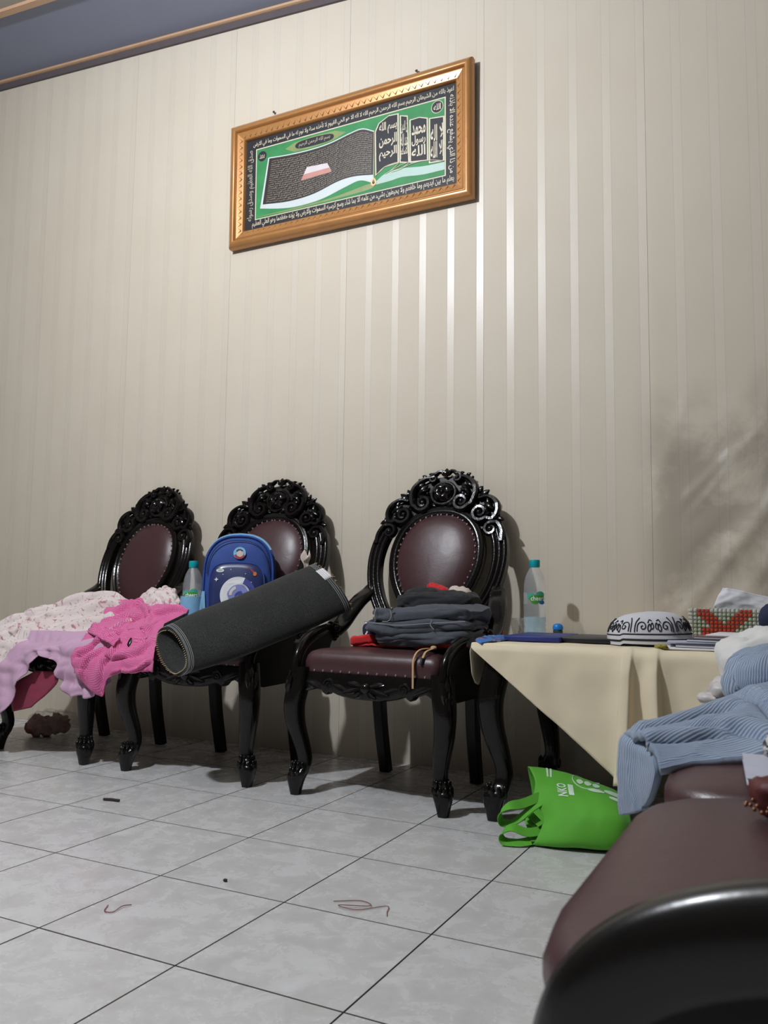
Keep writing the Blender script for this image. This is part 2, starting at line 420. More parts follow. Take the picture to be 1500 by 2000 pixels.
# ------------------------------------------------------------------ the room
X0, X1, Y0 = -2.9, 2.3, -3.0
def ceil_z(x): return 2.8506 - 0.0873 * x
floor = struct(mk('floor', box(X0, X1, Y0, WALL_Y, -0.06, -0.0022), 'grout', smooth=False))
TILE = {}
def tile_mesh(sx, sy):
    k = (round(sx, 3), round(sy, 3))
    if k not in TILE:
        g, c, h = 0.0011, 0.0006, 0.0022
        rings = [(g, -h), (g, -c), (g + c, 0.0)]; V = []
        for ins, z in rings: V += [(ins, ins, z), (sx - ins, ins, z), (sx - ins, sy - ins, z), (ins, sy - ins, z)]
        F = [(i * 4 + j, i * 4 + (j + 1) % 4, i * 4 + 4 + (j + 1) % 4, i * 4 + 4 + j) for i in range(2) for j in range(4)] + [(8, 9, 10, 11)]
        me = bpy.data.meshes.new('floor_tile'); me.from_pydata(V, [], F); me.materials.append(MATS['floor_tile']); me.materials.append(MATS['grout'])
        me.polygons.foreach_set('material_index', [1] * 8 + [0]); TILE[k] = me
    return TILE[k]
for i in range(-10, 8):
    for j in range(-10, 6):
        xa, xb, ya, yb = max(i * .3, X0), min(i * .3 + .3, X1), max(j * .3, Y0), min(j * .3 + .3, WALL_Y)
        if xb - xa < 0.02 or yb - ya < 0.02: continue
        o = bpy.data.objects.new('floor_tile', tile_mesh(xb - xa, yb - ya)); COL.objects.link(o); o.parent = floor
        o.location = (xa, ya, random.uniform(-0.0003, 0.0))

# wallpapered wall, hung in lengths 0.54 m wide
wall = struct(mk('wall_back', box(X0, X1, WALL_Y + 0.002, WALL_Y + 0.12, 0, 3.2), 'wall_plain', smooth=False))
def crease(x, z):
    h = 0.0
    for (xa, za, xb, zb, amp, wd) in ((.84, .50, 1.12, .87, .010, .020), (.89, .885, .985, .985, .006, .010), (.925, .87, 1.05, 1.03, .006, .010),
                                      (.90, .70, .99, .80, -.005, .02), (.98, .52, 1.25, .88, .008, .025), (.84, .60, .93, .72, -.005, .02),
                                      (.80, .95, .86, 1.12, .003, .02), (1.1, .6, 1.3, .8, .009, .02), (.95, .95, 1.1, 1.2, -.003, .03)):
        dx, dz = xb - xa, zb - za; L = math.hypot(dx, dz); u = ((x - xa) * dx + (z - za) * dz) / L; v = ((x - xa) * dz - (z - za) * dx) / L
        e = max(0.0, -u, u - L); h += amp * math.exp(-(v / wd) ** 2 - (e / 0.05) ** 2)
    m = mnoise.noise(Vector((x * 9, 0, z * 9))) * 0.003 * max(0, min(1, (x - .72) / .1)) * max(0, min(1, (1.3 - z) / .2))
    return max(-0.001, h * .7 + m + 0.002)
xe = 0.231 - 0.54 * 6
while xe < X1 - 0.01:
    xa, xb = max(xe, X0) + 0.0003, min(xe + 0.54, X1) - 0.0003; xe += 0.54
    zt = ceil_z((xa + xb) / 2) + 0.1
    if xa > 0.6 and xa < 1.4:
        nx, nz = 46, 150; xs = np.linspace(xa, xb, nx); zs = np.linspace(0.0, 1.5, nz); V = []; F = []
        for z in zs:
            for x in xs:
                ex = min(1, (x - xa) / .02, (xb - x) / .02) if xb < 1.0 else min(1, (x - xa) / .01 + .6)
                V.append((x, WALL_Y - crease(x, z) * max(0.25, ex), z))
        F = [(i * nx + j, i * nx + j + 1, (i + 1) * nx + j + 1, (i + 1) * nx + j) for i in range(nz - 1) for j in range(nx - 1)]
        k = len(V); V += [(xa, WALL_Y - 0.002, zt), (xb, WALL_Y - 0.002, zt)]
        F.append(tuple(range((nz - 1) * nx, nz * nx)) + (k + 1, k))
        mk('wallpaper_strip', (V, F), 'wallpaper', wall, 'full')
    else:
        mk('wallpaper_strip', box(xa, xb, WALL_Y - 0.001, WALL_Y + 0.002, 0, zt), 'wallpaper', wall, False)
for (x, z, s) in ((-.556, .978, .008), (-.535, .982, .006), (-.508, .981, .009), (-.50, .974, .005)):   # torn bits in the paper
    pts = [(x + s * (0.6 + 0.5 * random.random()) * math.cos(a), z + s * (0.4 + 0.5 * random.random()) * math.sin(a)) for a in np.linspace(0, 6.28, 9)[:-1]]
    mk('torn_patch', prism(pts, WALL_Y - 0.0022, WALL_Y - 0.0008, lambda a, b, t: (a, t, b)), 'paper_plum' if s < .007 else 'beige_cloth', wall, False)
struct(mk('wall_left', box(X0 - .1, X0, Y0, WALL_Y, 0, 3.2), 'wall_plain', smooth=False))
struct(mk('wall_right', box(X1, X1 + .1, Y0, WALL_Y, 0, 3.2), 'wall_plain', smooth=False))
struct(mk('wall_front', box(X0, X1, Y0 - .1, Y0, 0, 3.2), 'wall_plain', smooth=False))
def slab(ya, yb, za, zb):
    V = [(x, y, ceil_z(x) + z) for x in (X0, X1) for y in (ya, yb) for z in (za, zb)]
    return V, [(0, 1, 3, 2), (4, 6, 7, 5), (0, 4, 5, 1), (2, 3, 7, 6), (0, 2, 6, 4), (1, 5, 7, 3)]
struct(mk('ceiling', join([slab(Y0, 1.16, 0.0, 0.08)]), 'ceil_white', smooth=False))
struct(mk('trim_1', slab(1.16, WALL_Y, 0.0, 0.08), 'ceil_blue', smooth=False))
struct(mk('trim_2', slab(1.135, 1.165, -0.014, 0.0), 'trim_tan', smooth=False))
def cornice(prof):
    n = len(prof); V = [(x, WALL_Y + y, ceil_z(x) + z) for x in (X0, X1) for y, z in prof]
    return V, [tuple(range(n))[::-1], tuple(range(n, 2 * n))] + [(i, (i + 1) % n, (i + 1) % n + n, i + n) for i in range(n)]
struct(mk('trim_3', cornice([(-.012, 0), (-.026, 0), (-.029, -.004), (-.026, -.010), (-.018, -.012), (-.012, -.012)]), 'trim_tan', smooth=False))
struct(mk('shadow_strip', cornice([(0, 0), (-.012, 0), (-.012, -.040), (0, -.040)]), 'bead_shadow', smooth=False))  # dark strip standing in for the shadow below the tan bead

# ------------------------------------------------------------------ ceiling lamp (the room's only light)
lamp = thing('ceiling_lamp', 'bare round white bulb hanging from the ceiling in a black holder', 'lamp', LAMP_POS)
LZ = ceil_z(LAMP_POS[0]) - LAMP_POS[2]
mk('holder', lathe([(.03, LZ), (.03, LZ - .02), (.022, LZ - .03), (.022, .055), (.02, .05)], 20), 'folder_black', lamp)
tb = NT('bulb_glow'); tb.set(Base_Color=(1, 1, 1, 1), Emission_Color=LAMP_COLOUR + (1,), Emission_Strength=30.0); MATS['bulb_glow'] = tb.m
mk('bulb', lathe([(.001, -.032), (.02, -.028), (.034, -.008), (.037, .01), (.032, .03), (.02, .045), (.016, .056)], 24), 'bulb_glow', lamp)
ld = bpy.data.lights.new('bulb_light', 'POINT'); ld.energy = LAMP_WATTS; ld.color = LAMP_COLOUR; ld.shadow_soft_size = 0.045
lo = bpy.data.objects.new('bulb_light', ld); COL.objects.link(lo); lo.parent = lamp; lo.location = (0, 0, -0.085)

# ------------------------------------------------------------------ framed picture
def pos_pic(s, t, d=0.0):     # s 0..1 across the print, t 0..1 up, d metres towards the room; the top leans forward a little
    z = 1.995 + .368 * t
    return (-.766 + .902 * s, WALL_Y - .014 - .008 * (z - 1.93) / .5 - d, z)
pic = thing('framed_picture', 'gold framed picture of an open book with white script on green and black', 'picture', (-.315, WALL_Y - .01, 1.931))
PL = (-.315, WALL_Y - .01, 1.931)
def pl(VF): return xf(VF, lambda x, y, z: (x - PL[0], y - PL[1], z - PL[2]))
asp = .902 / .368
mk('backing', pl(prism([(-.02, -.04), (1.02, -.04), (1.02, 1.04), (-.02, 1.04)], -.012, 0.0, pos_pic)), 'ink', pic, False)
ox, oz = .068 / .902, .068 / .368
prof = [(0.0, -.006), (0.0, .014), (.05, .022), (.18, .028), (.32, .030), (.42, .026), (.46, .018), (.50, .018), (.54, .021), (.88, .014), (.92, .014), (.96, .010), (1.0, .004), (1.0, -.006)]
for (a, b) in (((-1, -1), (1, -1)), ((1, -1), (1, 1)), ((1, 1), (-1, 1)), ((-1, 1), (-1, -1))):
    V = []
    for cx, cy in (a, b):
        for f, d in prof:
            V.append(pos_pic(.5 + cx * (.5 + ox * (1 - f)), .5 + cy * (.5 + oz * (1 - f)), d))
    n = len(prof); F = [(i, i + 1, i + 1 + n, i + n) for i in range(n - 1)] + [tuple(range(n))[::-1], tuple(range(n, 2 * n))]
    rail = mk('frame_rail', pl((V, F)), 'gold', pic, 60)
    # engraved zigzag slip on the inner flat of the rail
    L = []; hor = a[1] == b[1]; cnt = 36 if hor else 15
    for k in range(cnt):
        u0, u1, u2 = k / cnt, (k + .5) / cnt, (k + 1) / cnt
        for (ua, fa, ub, fb) in ((u0, .60, u1, .84), (u1, .84, u2, .60)):
            q = []
            for (u, f) in ((ua, fa), (ub, fb)):
                w = -1 + 2 * u
                if hor: q.append((.5 + w * (.5 + ox * .2), .5 + a[1] * (.5 + oz * (1 - f))))
                else: q.append((.5 + a[0] * (.5 + ox * (1 - f)), .5 + w * (.5 + oz * .2)))
            p0, p1 = [np.array(pos_pic(*c, .0178 - .0002)) for c in q]; d = p1 - p0; s = np.cross(d, (0, 1, 0)); s = s / np.linalg.norm(s) * .0011
            o3 = np.array((0, -.0020, 0)); n0 = len(L) * 6
            L.append(([p0 - s, p0 + s, p1 + s, p1 - s, (p0 + o3), (p1 + o3)], [(0, 1, 4), (3, 5, 2), (0, 4, 5, 3), (1, 2, 5, 4)]))
    mk('zigzag_carving', pl(join(L)), 'gold_light', rail, False)

# Arabic shaping for the lettering
AR = {0x621: (0xFE80, 1), 0x622: (0xFE81, 2), 0x623: (0xFE83, 2), 0x624: (0xFE85, 2), 0x625: (0xFE87, 2), 0x626: (0xFE89, 4), 0x627: (0xFE8D, 2), 0x628: (0xFE8F, 4), 0x629: (0xFE93, 2),
      0x62A: (0xFE95, 4), 0x62B: (0xFE99, 4), 0x62C: (0xFE9D, 4), 0x62D: (0xFEA1, 4), 0x62E: (0xFEA5, 4), 0x62F: (0xFEA9, 2), 0x630: (0xFEAB, 2), 0x631: (0xFEAD, 2), 0x632: (0xFEAF, 2),
      0x633: (0xFEB1, 4), 0x634: (0xFEB5, 4), 0x635: (0xFEB9, 4), 0x636: (0xFEBD, 4), 0x637: (0xFEC1, 4), 0x638: (0xFEC5, 4), 0x639: (0xFEC9, 4), 0x63A: (0xFECD, 4), 0x641: (0xFED1, 4),
      0x642: (0xFED5, 4), 0x643: (0xFED9, 4), 0x644: (0xFEDD, 4), 0x645: (0xFEE1, 4), 0x646: (0xFEE5, 4), 0x647: (0xFEE9, 4), 0x648: (0xFEED, 2), 0x649: (0xFEEF, 2), 0x64A: (0xFEF1, 4)}
LA = {0x622: 0xFEF5, 0x623: 0xFEF7, 0x625: 0xFEF9, 0x627: 0xFEFB}
def shape(s):
    c = [ord(x) for x in s]; out = []; i = 0; prev = False
    while i < len(c):
        x = c[i]
        if x == 0x644 and i + 1 < len(c) and c[i + 1] in LA:
            out.append(chr(LA[c[i + 1]] + (1 if prev else 0))); prev = False; i += 2; continue
        if x not in AR: out.append(chr(x)); prev = False; i += 1; continue
        b, nf = AR[x]; nxt = i + 1 < len(c) and c[i + 1] in AR and AR[c[i + 1]][1] > 1
        if nf == 4: f = (3 if nxt else 1) if prev else (2 if nxt else 0)
        elif nf == 2: f = 1 if prev else 0
        else: f = 0
        out.append(chr(b + f)); prev = nf == 4; i += 1
    return ''.join(out[::-1])
TC = {}
def text2d(s, fat=0.0):
    """glyph mesh normalised to a 0..1 x 0..1 box (and its aspect)"""
    if (s, fat) in TC: return TC[(s, fat)]
    cu = bpy.data.curves.new('t', 'FONT'); cu.body = s; cu.resolution_u = 2; cu.offset = fat
    o = bpy.data.objects.new('t', cu); COL.objects.link(o)
    me = bpy.data.meshes.new_from_object(o.evaluated_get(bpy.context.evaluated_depsgraph_get()))
    P = np.array([v.co[:2] for v in me.vertices]); F = [tuple(p.vertices) for p in me.polygons]
    bpy.data.objects.remove(o); bpy.data.curves.remove(cu); bpy.data.meshes.remove(me)
    lo, hi = P.min(0), P.max(0); TC[(s, fat)] = ((P - lo) / (hi - lo), F, (hi - lo)[0] / (hi - lo)[1]); return TC[(s, fat)]
def flat(name, poly, d, mat, fn=pos_pic, parent=None):
    return mk(name, pl(prism(poly, 0.0, d, fn)), mat, parent if parent is not None else pic, False)
def inked(name, s, fn, mat, d, fat=0.0, parent=None):
    P, F, _ = text2d(s, fat); return mk(name, pl(([pos_pic(*fn(p[0], p[1]), d) for p in P], F)), mat, parent if parent is not None else pic, False)
art = mk('print_sheet', pl(prism([(-.005, -.01), (1.005, -.01), (1.005, 1.01), (-.005, 1.01)], 0.0, .0012, pos_pic)), 'ink', pic, False)
e1 = .0016; e2 = .0020; e3 = .0024; e4 = .0028
def rect(a, b, c, d): return [(a, c), (b, c), (b, d), (a, d)]
flat('border_line', rect(.050, .956, .100, .890), e1, 'art_cream', parent=art)
flat('green_ground', rect(.055, .951, .110, .878), e2, 'art_green', parent=art)
sw = [(.06, .125), (.2, .112), (.4, .125), (.6, .150), (.63, .17), (.62, .21), (.5, .165), (.3, .118), (.12, .16), (.075, .20)]
flat('olive_wave', [tuple(p) for p in cr([(.06, .13), (.25, .118), (.5, .13), (.63, .15), (.62, .20), (.45, .15), (.25, .135)], 5, True)], e2 + .0001, 'art_olive', parent=art)
top = cr([(.122, .746), (.221, .724), (.326, .715), (.428, .728), (.526, .774), (.584, .786), (.640, .726)], 6)
bot = cr([(.091, .253), (.225, .220), (.349, .235), (.468, .304), (.546, .316), (.636, .285)], 6)
wbot = cr([(.077, .215), (.18, .165), (.267, .143), (.389, .159), (.508, .229), (.575, .258), (.636, .200)], 6)
flat('page_edge', [(.116, .755)] + [tuple(p + np.array((0, .012))) for p in top] + [tuple(p) for p in wbot[::-1]], e3, 'art_white', parent=art)
flat('text_page', [tuple(p) for p in top] + [tuple(p) for p in bot[::-1]], e3 + .0002, 'art_page', parent=art)
YS = ["يس والقرآن الحكيم انك لمن المرسلين على صراط مستقيم تنزيل العزيز الرحيم لتنذر قوما ما انذر", "آباؤهم فهم غافلون لقد حق القول على اكثرهم فهم لا يؤمنون انا جعلنا في اعناقهم اغلالا فهي",
      "الى الاذقان فهم مقمحون وجعلنا من بين ايديهم سدا ومن خلفهم سدا فاغشيناهم فهم لا يبصرون", "وسواء عليهم ءانذرتهم ام لم تنذرهم لا يؤمنون انما تنذر من اتبع الذكر وخشي الرحمن بالغيب",
      "فبشره بمغفرة واجر كريم انا نحن نحيي الموتى ونكتب ما قدموا وآثارهم وكل شيء احصيناه"]
tp, bp_ = np.array(top), np.array(bot)
def page(u, v):     # u 0..1 along, v 0..1 up
    k = u * (len(tp) - 1); k2 = u * (len(bp_) - 1)
    f = lambda A, q: A[min(int(q), len(A) - 2)] + (A[min(int(q), len(A) - 2) + 1] - A[min(int(q), len(A) - 2)]) * (q - min(int(q), len(A) - 2))
    a, b = f(bp_, k2), f(tp, k); return a + (b - a) * v
L = []
NL = 20
for r in range(NL):
    P, F, _ = text2d(shape(YS[r % 5]), 0.012); v0 = .955 - .93 * (r + .92) / NL
    L.append(([pos_pic(*page(.025 + .95 * p[0], v0 + .93 / NL * .86 * p[1]), e4) for p in P], F))
stuff(mk('page_script', pl(join(L)), 'art_script', art, False))
flat('pale_patch', [(.288, .411), (.317, .541), (.418, .529), (.440, .424)], e4 + .0003, 'art_pale', parent=art)  # pale four-sided patch over the page script, pink in its lower part
flat('pink_patch', [(.288, .411), (.301, .47), (.427, .475), (.440, .424)], e4 + .0005, 'art_pink', parent=art)
# right hand leaves of the book
flat('page_sweep', [tuple(p) for p in cr([(.641, .195), (.696, .27), (.769, .278), (.858, .248), (.951, .24)], 5)] + [tuple(p) for p in cr([(.951, .165), (.858, .165), (.769, .19), (.715, .18), (.641, .175)], 5)], e3, 'art_mint', parent=art)
def leafpage(out, ins, txt, box_, fat):
    P = np.array(out); c = P.mean(0)
    pg = flat('book_leaf', [tuple(p) for p in P], e3 + .0002 + ins, 'art_cream', parent=art)
    Q = [tuple(c + (p - c) * np.array((1 - .006 / max(.02, np.ptp(P[:, 0]) / 2), 1 - .012 / (np.ptp(P[:, 1]) / 2)))) for p in P]
    flat('leaf_ground', Q, e3 + .0005 + ins, 'ink', parent=art)
    a, b, y0, y1 = box_
    nl = len(txt)
    for k, tx in enumerate(txt):
        ya = y0 + (y1 - y0) * (nl - 1 - k) / nl; yb = ya + (y1 - y0) / nl * .98
        inked('calligraphy', shape(tx), lambda u, v: (a + (b - a) * u, ya + (yb - ya) * v), 'art_cream', e3 + .0009 + ins, fat, art)
leafpage([(.884, .716), (.951, .700), (.950, .250), (.884, .262)], 0, ["لا اله", "الا الله"], (.892, .946, .30, .64), .022)
leafpage([(.799, .752), (.843, .755), (.880, .724), (.882, .289), (.801, .313)], .0004, ["محمد", "رسول", "الله"], (.810, .870, .36, .69), .022)
leafpage([(.757, .824), (.792, .800), (.801, .315), (.756, .338)], .0008, ["ان الدين", "عند الله", "الاسلام"], (.762, .793, .37, .76), .015)
leafpage([(.643, .722), (.660, .802), (.707, .856), (.752, .850), (.754, .340), (.690, .330), (.647, .262)], .0012, ["بسم الله", "الرحمن", "الرحيم"], (.664, .744, .40, .80), .024)
mk('page_fold', pl(join([tube([pos_pic(*p, e4 + .001) for p in cr(q, 6)], .0013, 5) for q in ([(.646, .262), (.69, .334), (.753, .345), (.72, .285), (.69, .26)], [(.69, .26), (.77, .315), (.80, .318), (.76, .272), (.72, .265)], [(.74, .268), (.82, .30), (.885, .292), (.95, .25)], [(.641, .20), (.64, .74)])])), 'art_cream', art)
def disc(c, rx, ry, n=24): return [(c[0] + rx * math.cos(2 * math.pi * k / n), c[1] + ry * math.sin(2 * math.pi * k / n)) for k in range(n)]
for c, r, tx in (((.920, .808), .026, "الله"), ((.084, .794), .023, "محمد")):
    flat('roundel_rim', disc(c, r, r * asp), e3, 'art_cream' if c[0] > .5 else 'ink', parent=art); flat('roundel', disc(c, r * .9, r * .9 * asp), e3 + .0003, 'ink', parent=art)
    inked('calligraphy', shape(tx), lambda u, v: (c[0] + (u - .5) * r * 1.2, c[1] + (v - .5) * r * asp * 1.0), 'art_cream' if c[0] > .5 else 'art_script', e3 + .0006, .02, art)
flat('cartouche_star', [(.205, .803), (.252, .845), (.346, .861), (.455, .853), (.507, .808), (.448, .757), (.347, .738), (.253, .742)], e3, 'art_olive', parent=art)
flat('cartouche', [tuple(p) for p in cr([(.256, .803), (.275, .838), (.35, .848), (.43, .835), (.449, .80), (.43, .765), (.35, .757), (.275, .768)], 4, True)], e3 + .0003, 'ink', parent=art)
inked('calligraphy', shape("بسم الله الرحمن الرحيم"), lambda u, v: (.275 + .155 * u, .772 + .062 * v), 'art_script', e3 + .0006, .01, art)
flat('drop', [tuple(p) for p in cr([(.639, .255), (.652, .20), (.639, .165), (.626, .20)], 5, True)], e4 + .0012, 'gold_light', parent=art)
flat('drop_core', [tuple(p) for p in cr([(.639, .23), (.645, .20), (.639, .185), (.633, .20)], 5, True)], e4 + .0015, 'ink', parent=art)
# verse around the border
AK = ["اعوذ بالله من الشيطان الرجيم بسم الله الرحمن الرحيم الله لا اله الا هو الحي القيوم لا تأخذه سنة ولا نوم له ما في السموات وما في الارض", "من ذا الذي يشفع عنده الا باذنه",
      "يعلم ما بين ايديهم وما خلفهم ولا يحيطون بشيء من علمه الا بما شاء وسع كرسيه السموات والارض ولا يؤده حفظهما وهو العلي العظيم", "صدق الله العظيم وصدق رسوله"]
inked('calligraphy', shape(AK[0]), lambda u, v: (.035 + .955 * u, .902 + .088 * v), 'art_cream', e1, .012, art)
inked('calligraphy', shape(AK[2]), lambda u, v: (.035 + .955 * u, .008 + .088 * v), 'art_cream', e1, .012, art)
inked('calligraphy', shape(AK[1]), lambda u, v: (.961 + .034 * v, .895 - .78 * u), 'art_cream', e1, .012, art)
inked('calligraphy', shape(AK[3]), lambda u, v: (.046 - .040 * v, .10 + .79 * u), 'art_script', e1, .012, art)
for x, z in ((-.648, 2.462), (-.024, 2.455)):
    h = thing('wall_nail', 'small dark nail above the %s of the gold picture frame' % ('left side' if x < -.3 else 'right side'), 'nail', (x, WALL_Y, z), 0, 'nails above the picture')
    mk('shank', tube([(0, .004, 0), (0, -.010, .004)], .0022, 8), 'steel', h); mk('head', tube([(0, -.010, .004), (0, -.013, .005)], .005, 10), 'steel', h)

# ------------------------------------------------------------------ carved chairs
EB, EN = (.3011, .9536), (-.9536, .3011)
def back(a, b, d=0.0, y0=.35): return (a, y0 + b * EB[0] + d * EN[0], .40 + b * EB[1] + d * EN[1])
def chain(fn, pts, n=6): return [fn(*p) for p in cr(pts, n)]
def cabriole(sx, sy, cx, cy, h=.36, k=1.0):
    """S-shaped leg; sx, sy give the outward diagonal"""
    zs = [1.0, .92, .83, .70, .56, .42, .30, .235, .20, .165, .12, .06, 0.0]
    off = [.000, .004, .012, .020, .016, .002, -.009, -.009, -.003, .006, .011, .012, .012]
    hw = [.026, .027, .0275, .0255, .0235, .0205, .0175, .0175, .020, .0245, .0215, .0165, .0125]
    t = np.linspace(0, 1, len(zs)); n = 40; q = np.linspace(0, 1, n); Z = np.interp(q, t, zs) * h
    sm = lambda A: cr([(x,) for x in A], 8)[:, 0]
    tt = np.linspace(0, 1, len(sm(off))); O = np.interp(q, tt, sm(off)) * k; Hh = np.interp(q, tt, sm(hw)) * k; Z = np.interp(q, tt, sm(zs)) * h
    V = []; m = 16
    for i in range(n):
        for (a, b) in ring(Hh[i] * 1.06, None, m, .55):
            V.append((cx + sx * O[i] * .8 + a, cy + sy * O[i] * .8 + b, Z[i]))
    F = [(i * m + j, i * m + (j + 1) % m, (i + 1) * m + (j + 1) % m, (i + 1) * m + j)[::-1] for i in range(n - 1) for j in range(m)] + [tuple(range(m)), tuple(range((n - 1) * m, n * m))[::-1]]
    return V, F
def leaf3(base, tip, width, nrm, curl=.006, seg=8):
    """pointed carved leaf with a raised midrib"""
    B, T, N = (np.array(x, float) for x in (base, tip, nrm)); N /= np.linalg.norm(N); D = T - B; S = np.cross(D, N); S /= np.linalg.norm(S); V = []
    for i in range(seg + 1):
        t = i / seg; w = width * math.sin(math.pi * (t * .92 + .06)) ** .8; h = curl * math.sin(math.pi * t) + .002
        c = B + D * t
        for a, e in ((-1, 0), (-.55, .75), (0, .45 + .3 * (1 - t)), (.55, .75), (1, 0)): V.append(c + S * w * a + N * h * e)
    F = [(i * 5 + j, i * 5 + j + 1, i * 5 + j + 6, i * 5 + j + 5) for i in range(seg) for j in range(4)]
    return V, F
def scroll2(path, cen, r0, turns, a0, sgn, r=.0065, r_end=.0045, n=16):
    """C-scroll in back-plane coordinates: lead-in path, then a spiral to the eye"""
    sp = []
    for k in range(int(n * turns) + 1):
        t = k / (n * turns); a = a0 + sgn * 2 * math.pi * turns * t; rr = r0 * (1 - .72 * t); sp.append((cen[0] + rr * math.cos(a), cen[1] + rr * math.sin(a)))
    P = [tuple(p) for p in cr(path + [sp[0]], 5)][:-1] + sp if path else sp
    return P
def carve(P, r, d, tape=(.6, 1.0, 1.0, .8), side=1, n=8):
    pts = [back(side * a, b, d) for a, b in P]; return tube(pts, [r * x for x in tape], n, up=(0, EN[0], EN[1]), sq=1.35)

def frame_pts(off):
    """egg outline of the padded back"""
    half = [(0, .454), (.048, .448), (.090, .426), (.122, .388), (.139, .340), (.1415, .300), (.137, .262), (.122, .218), (.100, .178), (.072, .140), (.038, .110), (0, .098)]
    L = half + [(-a, b) for a, b in half[-2:0:-1]]; C = cr(L, 4, True); T = np.roll(C, -1, 0) - np.roll(C, 1, 0); T /= np.linalg.norm(T, axis=1)[:, None]
    return C + np.stack([-T[:, 1], T[:, 0]], 1) * off
def ring_sweep(prof):
    """closed moulding around the egg: prof = list of (offset outward, d)"""
    n = len(frame_pts(0)); L = [frame_pts(o) for o, d in prof]; m = len(prof)
    V = [back(*L[j][i], prof[j][1]) for i in range(n) for j in range(m)]
    return V, [(i * m + j, ((i + 1) % n) * m + j, ((i + 1) % n) * m + (j + 1) % m, i * m + (j + 1) % m) for i in range(n) for j in range(m)]

def seat_loop(hf, hb, y0, y1, ins, n=10, r=.03, bow=.0):
    C = [(-hf + ins, y0 + ins), (hf - ins, y0 + ins), (hb - ins, y1 - ins), (-hb + ins, y1 - ins)]; out = []
    for i in range(4):
        p, a, b = np.array(C[i]), np.array(C[i - 1]), np.array(C[(i + 1) % 4]); u = (a - p) / np.linalg.norm(a - p); v = (b - p) / np.linalg.norm(b - p); rr = max(.008, r - ins * .3)
        for k in range(5):
            t = k / 4; out.append((1 - t) ** 2 * (p + u * rr) + 2 * t * (1 - t) * p + t * t * (p + v * rr))
        for k in range(1, n): out.append(p + v * rr + ((b - v * rr) - (p + v * rr)) * k / n)
    return out
def cushion(hf, hb, y0, y1, zb, zt, r=.03):
    L = [(.000, zb), (-.002, zb + .012), (-.002, zb + (zt - zb) * .5), (.003, zb + (zt - zb) * .75), (.012, zt - .006), (.028, zt), (.06, zt + .004), (.10, zt + .0065), (.14, zt + .008)]
    loops = [seat_loop(hf, hb, y0, y1, i, 10, r) for i, z in L]; m = len(loops[0]); V = [(p[0], p[1], z) for lp, (i, z) in zip(loops, L) for p in lp]
    F = [(i * m + j, i * m + (j + 1) % m, (i + 1) * m + (j + 1) % m, (i + 1) * m + j) for i in range(len(L) - 1) for j in range(m)]
    F += [tuple(range((len(L) - 1) * m, len(L) * m))]
    return V, F
def studs(points, nrm, r=.0042):
    return join([ell(p, (r, r, r), 6, 4) for p in points])
def apron(w, zt=.348, y=.0, th=.024, s=1.0):
    q = [(0, .279), (.05, .280), (.09, .286), (.118, .294), (.130, .286), (.140, .288), (.155, .303), (.175, .306), (.195, .296), (.21, .29)]
    C = cr([(a / .21 * w, b) for a, b in q], 4); low = [tuple(p) for p in C]; low = [(-a, b) for a, b in low[:0:-1]] + low
    n = len(low); V = []
    for (a, b) in low:
        bulge = .012 * (1 - (a / w) ** 2)
        V += [(a, y - bulge * .2, zt), (a, y - bulge - .002, (zt + b) / 2), (a, y - bulge * .8, b + .004), (a, y + .006 - bulge * .5, b), (a, y + th, b), (a, y + th, zt)]
    m = 6; F = [(i * m + j, i * m + (j + 1) % m, (i + 1) * m + (j + 1) % m, (i + 1) * m + j) for i in range(n - 1) for j in range(m)] + [tuple(range(m))[::-1], tuple(range((n - 1) * m, n * m))]
    return V, F
ARM_TOP = [(-.004, .345), (.000, .372), (.012, .396), (.034, .416), (.064, .432), (.100, .444), (.150, .454), (.205, .460), (.232, .452)]
def arm_x(y): return .232 + .022 * min(1, max(0, y / .2))
def arm_panel(sx, xa):
    topc = [tuple(p) for p in cr(ARM_TOP, 4)]; out = topc + [(.222, .438), (.200, .418), (.186, .395), (.190, .372), (.215, .352), (.26, .335), (.26, .29), (.05, .285), (.0, .30)]
    V = []; n = len(out)
    for t in (-.010, .010):
        V += [(sx * (xa + arm_x(y) - .232) + t, y, z) for y, z in out]
    F = [tuple(range(n)), tuple(range(n, 2 * n))[::-1]] + [(i, i + n, (i + 1) % n + n, (i + 1) % n) for i in range(n)]
    return V, F
def arm_rim(sx, xa, r=.0165, q=.0115):
    P = [(sx * (xa + arm_x(y) - .232), y, z) for y, z in cr(ARM_TOP, 6)]
    return sweep(P, lambda i, t: ring(r * (1 + .15 * math.sin(math.pi * t)), q, 14, .85), (sx, 0, .0001))
def fix(VF):
    bm = bmesh.new(); vs = [bm.verts.new(p) for p in VF[0]]
    for f in VF[1]:
        try: bm.faces.new([vs[i] for i in f])
        except ValueError: pass
    bmesh.ops.recalc_face_normals(bm, faces=list(bm.faces)); bm.verts.index_update()
    r = [tuple(v.co) for v in bm.verts], [tuple(v.index for v in f.verts) for f in bm.faces]; bm.free(); return r

